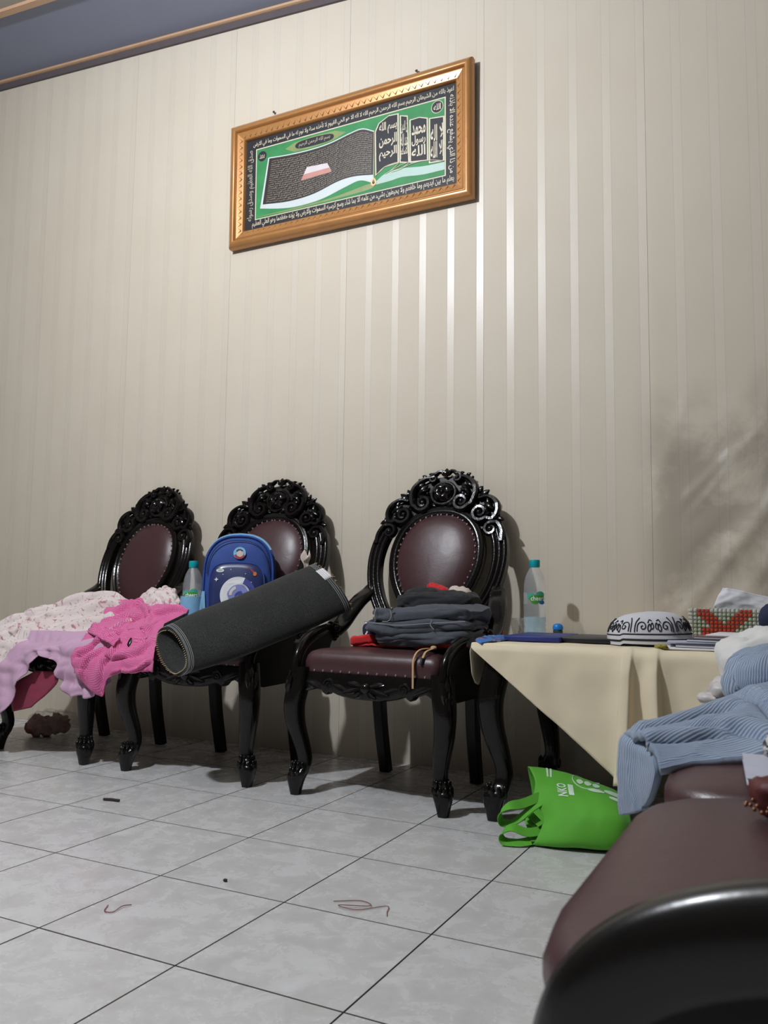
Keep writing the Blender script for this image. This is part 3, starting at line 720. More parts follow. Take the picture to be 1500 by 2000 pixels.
def make_chair(label):
    C = thing('carved_armchair', label, 'chair', group='carved armchairs along the wall')
    for sx in (-1, 1):
        lg = mk('front_leg', fix(cabriole(sx, -1, sx * .222, .012)), 'wood', C)
        L = []
        for k in range(7):                        # toes of the foot
            a = math.atan2(-1, sx) + (k - 3) * .62; c = (sx * .222 + sx * .004 + .024 * math.cos(a), .012 - .004 + .024 * math.sin(a))
            L.append(ell((c[0], c[1], .062), (.006, .006, .015), 8, 6)); L.append(ell((c[0] * 1 - .004 * math.cos(a), c[1] - .004 * math.sin(a), .080), (.005, .005, .012), 6, 5))
        mk('foot_carving', join(L), 'wood', lg)
        dg = np.array((sx * .7, -.7, 0)); b0 = np.array((sx * .222, .012, .335)); L = []
        for (u, w, z0, z1) in ((0, .012, .335, .262), (-.014, .008, .335, .28), (.014, .008, .335, .28), (0, .008, .35, .30)):
            s = np.array((dg[1], -dg[0], 0)); p = b0 + dg * .036 + s * u; L.append(leaf3((p[0], p[1], z0), (p[0] + dg[0] * .008 - s[0] * u * .5, p[1] + dg[1] * .008 - s[1] * u * .5, z1), w, dg, .009))
        for sd in ((0, -1), (sx, 0)):
            p = b0 + np.array((sd[0], sd[1], 0)) * .026
            L.append(leaf3((p[0], p[1], .33), (p[0] + sd[0] * .006, p[1] + sd[1] * .006, .25), .013, (sd[0], sd[1], 0), .006))
        mk('knee_leaf', join(L), 'wood', lg)
        P = [(sx * .165, .352, .40), (sx * .163, .356, .30), (sx * .160, .372, .15), (sx * .158, .405, 0.0)]
        mk('back_leg', fix(sweep(cr(P, 5), lambda i, t: ring(.0205 - .003 * t, None, 8, .35), (0, 1, 0))), 'wood_plain', C)
        # side rail
        o = [(sx * .232, .02), (sx * .212, .02), (sx * .150, .365), (sx * .178, .365)]
        mk('side_rail', fix(prism(o, .292, .350, lambda a, b, t: (a, b, t))), 'wood_plain', C, False)
        pn = mk('arm_panel', fix(arm_panel(sx, .234)), 'wood_plain', C, 30)
        mk('arm_rim', fix(arm_rim(sx, .234)), 'wood', pn)
        # upper arm: S-curve from the scroll to the back upright
        xs = sx * 1.0
        P = cr([(xs * .256, .214, .449), (xs * .258, .245, .452), (xs * .258, .285, .474), (xs * .252, .325, .512), (xs * .240, .362, .548), (xs * .228, .398, .572), (xs * .216, .412, .590)], 5)
        am = mk('arm', fix(sweep(P, lambda i, t: ring(.0170, .0235 + .006 * math.sin(math.pi * t), 12, .7), (1, 0, 0))), 'wood', C)
        L = [ell((xs * .256 + dx, .216 + dy, .456 + dz), rr, 12, 9) for dx, dy, dz, rr in ((.016, .0, .006, .0145), (-.016, 0, .006, .0145), (0, -.004, .012, .015), (.010, .010, -.016, .012), (-.010, .010, -.016, .012), (0, .018, -.026, .010), (.014, .022, .006, .009), (-.014, .022, .006, .009))]
        mk('arm_knob', join(L), 'wood', am)
        # outer upright of the back, three reeds, ending in a volute
        Q = cr([(.118, -.02), (.132, .04), (.158, .105), (.192, .165), (.214, .225), (.2225, .290), (.217, .345), (.203, .392)], 6); pts = [back(sx * a, b, 0) for a, b in Q]
        def sec(i, t):
            w = .0255 - .004 * (1 - t); fr = [(u * w, .013 + .0055 * abs(math.sin(1.5 * math.pi * (u + 1))) ** .7) for u in np.linspace(-1, 1, 13)]
            return fr + [(w, -.012), (-w, -.012)]
        up = mk('upright', fix(sweep(pts, sec, (0, EN[0], EN[1]))), 'wood', C, 35)
        P = scroll2([(.2235, .350), (.222, .385), (.206, .413)], (.183, .394), .0235, 1.15, 1.35, 1)
        mk('volute', join([carve(P, .011, .010, (1.1, 1.0, .8, .6), sx), ell(back(sx * .182, .393, .016), .011, 12, 9)]), 'wood', up)
    mk('front_apron', fix(apron(.21)), 'wood', C, 50)
    L = [ell((0, -.012, .312), (.016, .010, .014), 12, 8)]
    for s in (-1, 1):
        L += [leaf3((s * .012, -.011, .312), (s * .075, -.010, .296), .012, (0, -1, 0), .010), leaf3((s * .012, -.011, .318), (s * .06, -.010, .326), .009, (0, -1, 0), .008), leaf3((s * .05, -.011, .302), (s * .112, -.006, .318), .010, (0, -1, 0), .008),
              leaf3((s * .006, -.012, .302), (s * .035, -.010, .286), .010, (0, -1, 0), .008)]
        L.append(tube([(s * (.118 + .018 * math.cos(a) * (1 - a / 12)), -.008, .316 + .016 * math.sin(a) * (1 - a / 12)) for a in np.linspace(0, 8, 26)], .004, 6)); L.append(leaf3((s * .205, -.004, .325), (s * .140, -.004, .300), .008, (0, -1, 0), .007))
    fa = [c for c in C.children if c.name.startswith('front_apron')][0]
    mk('apron_carving', join(L), 'wood', fa)
    mk('back_rail', box(-.16, .16, .345, .372, .30, .41, .004), 'wood_plain', C)
    st = mk('seat', fix(cushion(.218, .158, .004, .352, .346, .410)), 'leather', C, 'full')
    pts = [(x, .004, .352) for x in np.linspace(-.205, .205, 15)] + [(s * (.219 - .06 * t), .02 + .33 * t, .352) for s in (-1, 1) for t in np.linspace(.03, .95, 11)]
    stuff(mk('seat_studs', studs(pts, None), 'nail', st))
    # padded oval
    prof = [(-.004, -.012), (-.004, .006), (.002, .013), (.008, .015), (.014, .013), (.018, .016), (.024, .014), (.027, .006), (.027, -.012)]
    mk('oval_frame', fix(ring_sweep(prof)), 'wood', C, 40)
    n = len(frame_pts(0)); V = []; lev = [(0.0, .004), (-.010, .012), (-.025, .020), (-.050, .027)]
    for o, d in lev: V += [back(a, b, d) for a, b in frame_pts(o)]
    P = frame_pts(-.050); cc = P.mean(0); inner = [(.66, .0315), (.33, .034)]
    for f, d in inner: V += [back(*(cc + (p - cc) * f), d) for p in P]
    V.append(back(cc[0], cc[1], .035)); m = len(lev) + len(inner)
    F = [(i * n + j, i * n + (j + 1) % n, (i + 1) * n + (j + 1) % n, (i + 1) * n + j) for i in range(m - 1) for j in range(n)] + [((m - 1) * n + j, (m - 1) * n + (j + 1) % n, m * n) for j in range(n)]
    pad = mk('back_pad', fix((V, F)), 'leather', C, 'full')
    mk('back_panel', fix(prism([tuple(p) for p in frame_pts(.005)], -.013, .004, lambda a, b, t: back(a, b, t))), 'wood_plain', C, False)
    S = frame_pts(-.004); L_ = np.concatenate([[0], np.cumsum(np.linalg.norm(np.diff(S, axis=0), axis=1))]); ns = 46
    stuff(mk('pad_studs', studs([back(np.interp(u, L_, S[:, 0]), np.interp(u, L_, S[:, 1]), .010) for u in np.linspace(0, L_[-1], ns)], None, .0036), 'nail', pad))
    mk('lower_splat', fix(prism([(-.05, -.02), (.05, -.02), (.035, .03), (.03, .085), (-.03, .085), (-.035, .03)], -.012, .010, lambda a, b, t: back(a, b, t))), 'wood_plain', C, False)
    # carved crest
    halfo = [(0, .592), (.030, .590), (.066, .578), (.092, .560), (.112, .538), (.122, .515), (.150, .506), (.176, .492), (.190, .468), (.196, .440), (.188, .415)]
    ob = cr(halfo, 4); arc = [p for p in frame_pts(.02) if p[1] > .385 and p[0] >= -1e-9]; arc = sorted(arc, key=lambda p: -p[0])
    right = [tuple(p) for p in ob] + [tuple(p) for p in arc]; right = [p for p in right if p[0] > 1e-4]
    out = [(0, .592)] + right + [(0, .474)] + [(-a, b) for a, b in right[::-1]]
    crest = mk('crest_rail', fix(prism(out, -.012, .002, lambda a, b, t: back(a, b, t))), 'wood_plain', C, False)
    NB = (0, EN[0], EN[1])
    for s in (-1, 1):
        P1 = scroll2([(.040, .588), (.078, .580), (.106, .556), (.116, .524), (.108, .488)], (.070, .492), .029, 1.35, -.5, -1)
        mk('scroll', join([carve(P1, .0108, .014, (.6, 1.1, 1.1, 1.0, .7), s), ell(back(s * .070, .492, .020), .0095, 12, 9)]), 'wood', crest)
        P2 = scroll2([(.128, .503), (.160, .508), (.190, .488), (.199, .456), (.186, .428)], (.140, .452), .030, 1.25, -.75, -1)
        mk('scroll', join([carve(P2, .0100, .012, (.6, 1.1, 1.1, 1.0, .7), s), ell(back(s * .136, .452, .018), .0090, 12, 9)]), 'wood', crest)
        P3 = scroll2([(.006, .604), (.026, .606)], (.043, .581), .0165, 1.2, 1.9, -1)
        mk('scroll', join([carve(P3, .0070, .014, (.8, 1.1, 1.0, .7), s), ell(back(s * .043, .580, .020), .0062, 10, 7)]), 'wood', crest)
        for (b0, t0, w, c_, d) in (((.062, .560), (.094, .520), .011, .010, .014), ((.060, .540), (.086, .532), .009, .010, .016), ((.075, .568), (.104, .545), .009, .008, .012), ((.094, .515), (.070, .520), .008, .008, .014),
                                   ((.128, .508), (.163, .531), .012, .008, .010), ((.122, .520), (.138, .546), .010, .007, .010), ((.150, .490), (.183, .462), .011, .009, .012), ((.150, .478), (.170, .446), .008, .009, .014), ((.158, .440), (.176, .452), .007, .007, .014),
                                   ((.192, .440), (.224, .424), .010, .007, .008), ((.176, .418), (.206, .432), .008, .006, .010), ((.070, .588), (.090, .596), .007, .005, .010), ((.046, .600), (.066, .600), .006, .005, .010), ((.100, .474), (.120, .484), .007, .006, .012),
                                   ((.040, .492), (.020, .478), .008, .006, .012), ((.168, .470), (.160, .505), .008, .006, .014)):
            mk('leaf', leaf3(back(s * b0[0], b0[1], d), back(s * t0[0], t0[1], d + .003), w, NB, c_), 'wood', crest)
        for (a, b, r) in ((.060, .528, .006), (.098, .580, .005), (.124, .478, .0065), (.148, .425, .006), (.030, .486, .006), (.205, .442, .005)):
            mk('bead', ell(back(s * a, b, .014), r, 9, 7), 'wood', crest)
    L = [tube([back(.043 * math.cos(a), 0.526 + .039 * math.sin(a), .014) for a in np.linspace(0, 2 * math.pi, 30)], .0060, 8, up=NB)]
    ro = mk('rosette', join(L + [ell(back(0, .526, .012), (.038, .010, .034), 14, 9)]), 'wood', crest)
    for k in range(5):
        a = math.pi / 2 + 2 * math.pi * k / 5; ca, sa = math.cos(a), math.sin(a)
        mk('petal', leaf3(back(.007 * ca, .526 + .006 * sa, .030), back(.038 * ca, .526 + .034 * sa, .022), .0165, NB, .012), 'wood', C)
    mk('rosette_eye', ell(back(0, .526, .031), .0062, 12, 9), 'wood', C)
    for (b0, t0, w) in (((0, .585), (0, .618), .011), ((.006, .590), (.020, .614), .008), ((-.006, .590), (-.020, .614), .008)):
        mk('leaf', leaf3(back(*b0, .012), back(*t0, .014), w, NB, .009), 'wood', crest)
    return C
ch3 = make_chair('carved black armchair nearest the table, dark folded clothes on its burgundy seat')
ch3.location = (.095, .998, 0); ch3.rotation_euler = (0, 0, -.03)
ch2 = dup(ch3, (-.540, 1.0, 0), 0.03, 'middle carved black armchair holding the blue backpack and the fabric roll')
ch1 = dup(ch3, (-1.185, 1.012, 0), -0.09, 'leftmost carved black armchair, heaped with pink and white clothes')

# ------------------------------------------------------------------ sofa in the foreground, facing left
sofa = thing('carved_sofa', 'burgundy leather sofa with black wooden arm filling the right foreground', 'sofa', (1.076, .066, 0), -math.pi / 2)
HW = .68
for sx in (-1, 1):
    mk('front_leg', fix(cabriole(sx, -1, sx * (HW - .01), .012)), 'wood', sofa)
    mk('back_leg', fix(sweep(cr([(sx * (HW - .03), .43, .40), (sx * (HW - .03), .44, .2), (sx * (HW - .03), .48, 0)], 5), lambda i, t: ring(.0205 - .003 * t, None, 8, .35), (0, 1, 0))), 'wood_plain', sofa)
    pn = mk('arm_panel', fix(xf(arm_panel(sx, HW), lambda x, y, z: (x, y + .008, z - .018 if z > .34 else z))), 'wood_plain', sofa, 30)
    mk('arm_rim', fix(xf(arm_rim(sx, HW, .023, .0165), lambda x, y, z: (x, y + .008, z - .016))), 'wood_smooth', pn)
    xs = sx * (HW + .024)
    P = cr([(xs, .214, .449), (xs, .25, .455), (xs, .30, .478), (xs, .35, .52), (xs, .40, .56), (xs, .44, .60)], 5)
    am = mk('arm', fix(sweep(P, lambda i, t: ring(.0150, .021, 12, .7), (1, 0, 0))), 'wood', sofa)
    mk('arm_knob', join([ell((xs + dx, .216, .456), .0145, 12, 9) for dx in (-.015, .015)]), 'wood', am)
    mk('side_rail', box(sx * HW - .012, sx * HW + .012, .02, .45, .292, .350), 'wood_plain', sofa, False)
    mk('upright', fix(sweep(cr([(sx * .66, .40, .36), (sx * .70, .44, .55), (sx * .71, .48, .70), (sx * .66, .51, .80)], 6), lambda i, t: ring(.024, .018, 12, .7), (0, 1, 0))), 'wood', sofa)
mk('front_rail', fix(apron(HW - .02)), 'wood', sofa, 50)
mk('back_rail', box(-.68, .68, .42, .445, .30, .42, .004), 'wood_plain', sofa)
for k in range(3):
    c = (k - 1) * .452
    o = mk('seat_cushion', fix(cushion(.224, .224, -.032, .42, .346, .392, .095)), 'leather', sofa, 'full'); o.location = (c, 0, 0)
    bp3 = cr([(-.21, .45), (-.215, .60), (-.19, .72), (-.10, .77 + .05 * (k == 1)), (0, .785 + .06 * (k == 1)), (.10, .77 + .05 * (k == 1)), (.19, .72), (.215, .60), (.21, .45)], 5)
    mk('back_cushion', bevel(fix(prism([tuple(p) for p in bp3], .0, .055, lambda a, b, t: (a + c, .395 + (b - .4) * .3 + .05 - t, b))), .012, 2), 'leather', sofa)
cp = cr([(-.66, .51, .80), (-.45, .52, .83), (-.22, .53, .82), (0, .545, .90), (.22, .53, .82), (.45, .52, .83), (.66, .51, .80)], 8)
mk('crest_rail', fix(sweep(cp, lambda i, t: ring(.018, .030, 12, .7), (0, 1, 0))), 'wood', sofa)
mk('back_panel', box(-.67, .67, .455, .475, .42, .80, .004), 'wood_plain', sofa)

CHAIRS = [(.095, .998, -.03), (-.540, 1.0, .03), (-1.185, 1.012, -.09)]
def clear(G, only=None):
    """rest a draped sheet on the arms and seats it lies over"""
    ty = [p[0] for p in ARM_TOP[:-1]]; tz = [p[1] for p in ARM_TOP[:-1]]
    for i in range(G.shape[0]):
        for j in range(G.shape[1]):
            x, y, z = G[i, j]; need = -1
            for cx, cy, rz in CHAIRS:
                c, s = math.cos(-rz), math.sin(-rz); lx, ly = (x - cx) * c - (y - cy) * s, (x - cx) * s + (y - cy) * c
                if -.02 < ly < .36 and abs(lx) < .30:
                    e = abs(abs(lx) - .250)
                    if ly < .235: az = float(np.interp(ly, ty, tz)) + .027
                    else: az = float(np.interp(ly, [.235, .285, .325, .362], [.482, .502, .540, .578]))
                    need = max(need, az - max(0, e - .040) * 3.0)
                if 0 < ly < .35 and abs(lx) < .22: need = max(need, .424)
            if z < need: G[i, j, 2] = need
    return G

# ------------------------------------------------------------------ soft things: helper lumps
def sgnp(x, e): return math.copysign(abs(x) ** e, x)
def puff(name, c, r, mat, parent=None, e=(.6, .6), amp=.004, scale=22, seed=1, rz=0.0, nu=36, nv=20, tilt=0.0, floor=None, str_=(1, 1, 1)):
    """folded or heaped cloth: a wrinkled superellipsoid"""
    V = []; UV = []
    for i in range(nv + 1):
        ph = -math.pi / 2 + math.pi * i / nv
        for k in range(nu):
            a = 2 * math.pi * k / nu
            p = Vector((r[0] * sgnp(math.cos(ph), e[0]) * sgnp(math.cos(a), e[1]), r[1] * sgnp(math.cos(ph), e[0]) * sgnp(math.sin(a), e[1]), r[2] * sgnp(math.sin(ph), e[0])))
            q = p * scale + Vector((seed * 3.1, seed, 0)); q.x *= str_[0]; q.y *= str_[1]; q.z *= str_[2]; h = fold(q)
            n = Vector((p.x / r[0] ** 2, p.y / r[1] ** 2, p.z / r[2] ** 2)); n = n.normalized() if n.length > 0 else Vector((0, 0, 1))
            p = p + n * h * amp; p.z += tilt * p.x
            ca, sa = math.cos(rz), math.sin(rz); w = (c[0] + p.x * ca - p.y * sa, c[1] + p.x * sa + p.y * ca, c[2] + p.z)
            if floor is not None: w = (w[0], w[1], max(w[2], floor))
            V.append(w); UV.append((a * (r[0] + r[1]) / 2, ph * (r[2] + r[1]) / 2))
    F = [(i * nu + k, i * nu + (k + 1) % nu, (i + 1) * nu + (k + 1) % nu, (i + 1) * nu + k) for i in range(nv) for k in range(nu)]
    return mk(name, (V, F), mat, parent, 'full', np.array(UV))
def cord(name, pts, r, mat, parent=None, n=8, sq=1.0, k=6, up=None): return mk(name, tube(cr(pts, k), r, n, up, sq), mat, parent)

# ------------------------------------------------------------------ clothes on the leftmost chair
FL = [[(-1.64, 1.08, 0.352), (-1.551, 1.12, 0.396), (-1.506, 1.22, 0.432), (-1.403, 1.3, 0.463), (-1.242, 1.34, 0.486), (-1.122, 1.34, 0.469), (-0.985, 1.33, 0.454)],
    [(-1.564, 1.02, 0.409), (-1.467, 1.05, 0.446), (-1.391, 1.12, 0.48), (-1.296, 1.2, 0.519), (-1.144, 1.24, 0.556), (-1.051, 1.25, 0.534), (-0.939, 1.25, 0.507)],
    [(-1.52, 0.99, 0.362), (-1.425, 1.02, 0.404), (-1.34, 1.08, 0.438), (-1.238, 1.15, 0.474), (-1.08, 1.18, 0.51), (-0.98, 1.18, 0.494), (-0.884, 1.18, 0.479)],
    [(-1.489, 0.97, 0.313), (-1.378, 0.985, 0.368), (-1.277, 1.03, 0.4), (-1.146, 1.07, 0.421), (-0.984, 1.09, 0.443), (-0.901, 1.09, 0.437), (-0.831, 1.09, 0.422)],
    [(-1.462, 0.955, 0.235), (-1.332, 0.955, 0.278), (-1.222, 0.965, 0.358), (-1.088, 0.965, 0.387), (-0.968, 0.975, 0.395), (-0.869, 0.98, 0.395), (-0.791, 0.98, 0.387)],
    [(-1.449, 0.95, 0.165), (-1.301, 0.945, 0.205), (-1.196, 0.955, 0.34), (-1.067, 0.955, 0.358), (-0.987, 0.955, 0.305), (-0.9, 0.96, 0.306), (-0.828, 0.965, 0.329)],
    [(-1.438, 0.945, 0.113), (-1.282, 0.94, 0.147), (-1.172, 0.95, 0.326), (-1.069, 0.95, 0.335), (-1.0, 0.945, 0.235), (-0.884, 0.945, 0.23), (-0.816, 0.95, 0.27)]]
floral = thing('floral_nightdress', 'white floral cotton nightdress with a lilac ruffled hem spread over the leftmost chair', 'clothing')
def ruffle(G):
    n, m = G.shape[:2]
    for i in range(n):
        t = max(0, (i / (n - 1) - .62) / .38)
        for j in range(m):
            G[i, j, 1] -= .010 * t * math.sin(j * .95) + .004 * t; G[i, j, 2] += .006 * t * math.sin(j * .6 + 1)
    return clear(G)
cloth('skirt', FL, 'floral', floral, 12, 14, .003, .012, 12, 2, (.35, 1.5), ruffle, False, [(.05, .36, .45, .30, .014, .030), (.28, .20, .72, .21, .013, .028), (.22, .42, .72, .30, .014, .030), (.0, .52, .33, .38, .013, .028), (.36, .50, .55, .34, .011, .022), (.48, .47, .78, .42, .012, .026), (.45, .26, .66, .12, .010, .022), (.10, .62, .22, .48, .012, .026), (.62, .66, .72, .52, .010, .02), (.80, .60, .72, .45, .010, .024)])
LP = [[(-1.025, 1.27, 0.492), (-1.005, 1.28, 0.539), (-0.955, 1.29, 0.577), (-0.882, 1.29, 0.583), (-0.824, 1.28, 0.551), (-0.795, 1.27, 0.506)],
    [(-0.996, 1.24, 0.484), (-0.976, 1.25, 0.53), (-0.927, 1.26, 0.568), (-0.855, 1.26, 0.574), (-0.798, 1.25, 0.542), (-0.769, 1.24, 0.498)],
    [(-0.967, 1.21, 0.474), (-0.935, 1.22, 0.507), (-0.877, 1.22, 0.537), (-0.818, 1.22, 0.538), (-0.771, 1.22, 0.516), (-0.747, 1.21, 0.487)],
    [(-0.946, 1.19, 0.446), (-0.909, 1.2, 0.465), (-0.855, 1.2, 0.477), (-0.797, 1.2, 0.479), (-0.756, 1.2, 0.473), (-0.733, 1.19, 0.46)]]
cloth('sleeve', LP, 'floral', floral, 14, 12, .004, .016, 22, 5)
pink = thing('gingham_pyjamas', 'bright pink dotted pyjamas crumpled over the arms between the first two chairs', 'clothing')
PK = [[(-1.183, 1.3, 0.497), (-1.088, 1.29, 0.49), (-0.977, 1.28, 0.483), (-0.86, 1.27, 0.483), (-0.753, 1.26, 0.48)],
    [(-1.135, 1.25, 0.542), (-1.041, 1.24, 0.538), (-0.933, 1.23, 0.516), (-0.8, 1.2, 0.528), (-0.682, 1.18, 0.51)],
    [(-1.059, 1.16, 0.498), (-0.983, 1.17, 0.503), (-0.878, 1.16, 0.497), (-0.768, 1.14, 0.5), (-0.687, 1.13, 0.485)],
    [(-1.006, 1.08, 0.455), (-0.936, 1.1, 0.467), (-0.838, 1.09, 0.456), (-0.756, 1.08, 0.455), (-0.691, 1.07, 0.441)],
    [(-0.973, 0.99, 0.411), (-0.902, 1.01, 0.423), (-0.82, 1.02, 0.417), (-0.733, 1.01, 0.412), (-0.668, 1.0, 0.412)],
    [(-0.974, 0.94, 0.36), (-0.888, 0.945, 0.368), (-0.793, 0.95, 0.371), (-0.696, 0.95, 0.369), (-0.633, 0.955, 0.371)],
    [(-0.952, 0.935, 0.315), (-0.873, 0.93, 0.31), (-0.787, 0.935, 0.333), (-0.701, 0.94, 0.325), (-0.626, 0.945, 0.33)],
    [(-0.894, 0.935, 0.266), (-0.824, 0.93, 0.234), (-0.802, 0.935, 0.293), (-0.72, 0.945, 0.317), (-0.634, 0.95, 0.323)]]
cloth('leg_panel', PK, 'gingham', pink, 12, 18, .0035, .012, 12, 9, (.8, 1.0), clear, False, [(.15, .45, .55, .36, .016, .030), (.45, .22, .75, .52, .016, .034), (.30, .62, .70, .50, .015, .030), (.10, .70, .38, .60, .014, .028), (.55, .75, .85, .62, .014, .030), (.20, .30, .40, .18, .012, .026), (.68, .30, .92, .22, .012, .028), (.38, .86, .48, .66, .013, .026), (.15, .85, .28, .72, .012, .024), (.62, .92, .90, .80, .010, .022)])
cloth('waistband', [[(-.965, 1.03, .447), (-.900, 1.00, .440), (-.845, .985, .425), (-.800, .975, .408)], [(-.972, 1.015, .436), (-.905, .985, .428), (-.848, .970, .412), (-.802, .962, .395)], [(-.972, 1.00, .420), (-.905, .968, .412), (-.848, .955, .398), (-.802, .95, .382)]], 'gingham', pink, 6, 10, .006, .008, 40, 3, (1, 1), lambda G: clear(G) + np.array((0, 0, .012)))
mk('care_label', xf(box(-.008, .008, -.001, .001, -.007, .007), lambda x, y, z: (x - .905, y + .934, z + .338)), 'print_white', pink, False)
cr_ = tag(cloth('pink_shaded_inside', [[(-1.196, 0.99, 0.291), (-1.092, 0.99, 0.293)],  # inner side of the pink garment, its shade painted as dark crimson
    [(-1.289, 0.985, 0.242), (-1.084, 0.985, 0.26)],
    [(-1.305, 0.985, 0.189), (-1.123, 0.985, 0.223)],
    [(-1.294, 0.985, 0.146), (-1.206, 0.985, 0.166)]], 'crimson', None, 6, 10, .004, .004, 12, 4), 'inner side of pink cloth, shade painted in, hanging below the white nightdress at far left', 'clothing')

# ------------------------------------------------------------------ things on the middle chair
def bottle(loc, label, grp='clear water bottles', fill=.07):
    b = thing('water_bottle', label, 'bottle', loc, 0.5, grp)
    prof = [(.010, .004), (.024, .0), (.031, .004), (.0335, .012), (.0335, .022), (.032, .027), (.0335, .032), (.032, .037), (.0335, .042), (.0335, .066), (.0325, .070), (.0335, .075), (.0335, .090), (.0325, .094), (.0335, .098), (.0335, .128), (.0325, .132),
            (.0335, .136), (.0330, .150), (.0305, .166), (.026, .182), (.019, .196), (.0135, .204), (.0125, .208), (.0125, .216)]
    mk('bottle_body', lathe(prof, 32), 'pet', b, 'full')
    mk('bottle_water', lathe([(.009, .0052)] + [(r - .0012, z) for r, z in prof[2:] if z < fill] + [(.0322, fill)], 32), 'water', b)
    mk('cap', lathe([(.0150, .205), (.0158, .207), (.0158, .224), (.0148, .2275), (.010, .228)], 28), 'teal_cap', b)
    lab = mk('label_band', ([(.0339 * math.cos(a), .0339 * math.sin(a), z) for z in (.094, .128) for a in np.linspace(0, 2 * math.pi, 41)[:-1]], [(k, (k + 1) % 40, 40 + (k + 1) % 40, 40 + k) for k in range(40) if not (24 <= k <= 36)]), 'pet', b)
    def wrap(u, z, r): a = -math.pi / 2 + u / .0339; return (r * math.cos(a), r * math.sin(a), z)
    def blob(n, c, rx, rz, mat, r):
        V = []; nr = 6; m = 28
        for i in range(nr + 1):
            for k in range(m): V.append(wrap(c[0] + rx * i / nr * math.cos(2 * math.pi * k / m), c[1] + rz * i / nr * math.sin(2 * math.pi * k / m), r))
        mk(n, (V, [(i * m + k, i * m + (k + 1) % m, (i + 1) * m + (k + 1) % m, (i + 1) * m + k) for i in range(nr) for k in range(m)]), mat, lab)
    blob('label_patch', (-.018, .118), .014, .009, 'label_teal', .03415); blob('label_patch', (.010, .122), .014, .011, 'label_teal', .0342); blob('label_patch', (.0, .111), .025, .011, 'label_green', .0343)
    blob('label_patch', (-.006, .103), .012, .008, 'label_green', .0344); blob('label_patch', (.015, .100), .010, .006, 'label_blue', .0345)
    P, F, asp_ = text2d('cheers', .02); mk('lettering', ([wrap(-.019 + .042 * p[0], .105 + .0145 * p[1], .0349) for p in P], F), 'label_white', lab, False)
    return b
pack = thing('school_backpack', 'small blue child backpack with a space print, propped on the middle chair', 'backpack', (-.538, 1.245, .421), 0.50)
half = [(0, .338), (.040, .334), (.075, .318), (.100, .288), (.113, .245), (.116, .18), (.114, .08), (.110, .02), (.095, .0)]
OUT = np.array([tuple(p) for p in cr(half, 4)]); OUT = np.vstack([OUT, (OUT * (-1, 1))[:0:-1]])[:, :]
def shell(out, lev, fn):
    c = out.mean(0); n = len(out); V = []
    for ins, d in lev: V += [fn(*(c + (p - c) * (1 - ins / .11)), d) for p in out]
    m = len(lev); F = [(i * n + k, i * n + (k + 1) % n, (i + 1) * n + (k + 1) % n, (i + 1) * n + k) for i in range(m - 1) for k in range(n)] + [tuple(range(n))[::-1], tuple(range((m - 1) * n, m * n))]
    return fix((V, F))
pk = lambda a, b, d: (a, -d + .14 * b + .004 * mnoise.noise(Vector((a * 22, b * 22, d * 9))), b)
body = mk('pack_body', shell(OUT, [(.05, -.052), (.012, -.046), (0, -.03), (0, .03), (.010, .044), (.03, .050), (.06, .053)], pk), 'pack_blue', pack, 50)
for d, mt, r in ((.036, 'pack_blue', .0042), (-.034, 'pack_blue', .004)):
    mk('piping', tube([pk(a * 1.005, b * 1.003, d) for a, b in OUT if b > .10] if False else [pk(a * 1.006, b * 1.004, d) for a, b in np.roll(OUT, len(OUT) // 2, 0) if b > .06], r, 8), mt, body)
mk('top_band', sweep([pk(a, b * 1.012, .014) for a, b in np.roll(OUT, len(OUT) // 2, 0) if b > .285], lambda i, t: ring(.009, .0025, 8, .7), (0, -1, 0)), 'pack_sky', body)
ph = [(0, .248), (.045, .245), (.075, .232), (.090, .200), (.092, .14), (.084, .05), (.076, .028), (.0, .024)]
PO = np.array([tuple(p) for p in cr(ph, 4)]); PO = np.vstack([PO, (PO * (-1, 1))[:0:-1][:-1]])
pkt = mk('front_pocket', shell(PO, [(0, .045), (0, .064), (.006, .072), (.02, .076)], pk), 'pack_night', pack, 45)
mk('pocket_piping', tube([pk(a, b, .066) for a, b in np.vstack([PO, PO[:1]])], .0028, 6), 'pack_blue', pkt)
def onp(name, poly, d, mat):
    if name not in ('helmet_shell', 'helmet_side', 'visor_rim', 'visor', 'visor_glint'): poly = [(a, b + .042) for a, b in poly]
    return mk(name, fix(prism([tuple(p) for p in poly], .0755, d, pk)), mat, pkt, False)
def arcband(c, r0, r1, a0, a1, n=18):
    A = np.linspace(a0, a1, n); return [(c[0] + r1 * math.cos(a), c[1] + r1 * math.sin(a)) for a in A] + [(c[0] + r0 * math.cos(a), c[1] + r0 * math.sin(a)) for a in A[::-1]]
cc = (.008, .140)
onp('helmet_shell', arcband(cc, .038, .060, 1.2, 3.9), .0775, 'print_white'); onp('helmet_side', arcband(cc, .040, .058, .3, 1.2), .0775, 'print_indigo')
onp('visor_rim', arcband(cc, .034, .039, -.5, 3.8), .0780, 'print_white'); onp('visor', disc(cc, .036, .036), .0778, 'print_lilac'); onp('visor_shade', disc((.016, .090), .020, .020), .0784, 'print_indigo'); onp('visor_glint', arcband(cc, .020, .030, 1.9, 3.2), .0785, 'art_pale')
onp('planet_ring', disc((-.055, .178), .013, .006), .0775, 'print_white'); onp('planet', disc((-.055, .179), .007, .0035), .0780, 'art_mint'); onp('star', [(-.066 + (.008 if k % 2 == 0 else .003) * math.cos(k * math.pi / 4), .148 + (.008 if k % 2 == 0 else .003) * math.sin(k * math.pi / 4)) for k in range(8)], .0775, 'print_white')
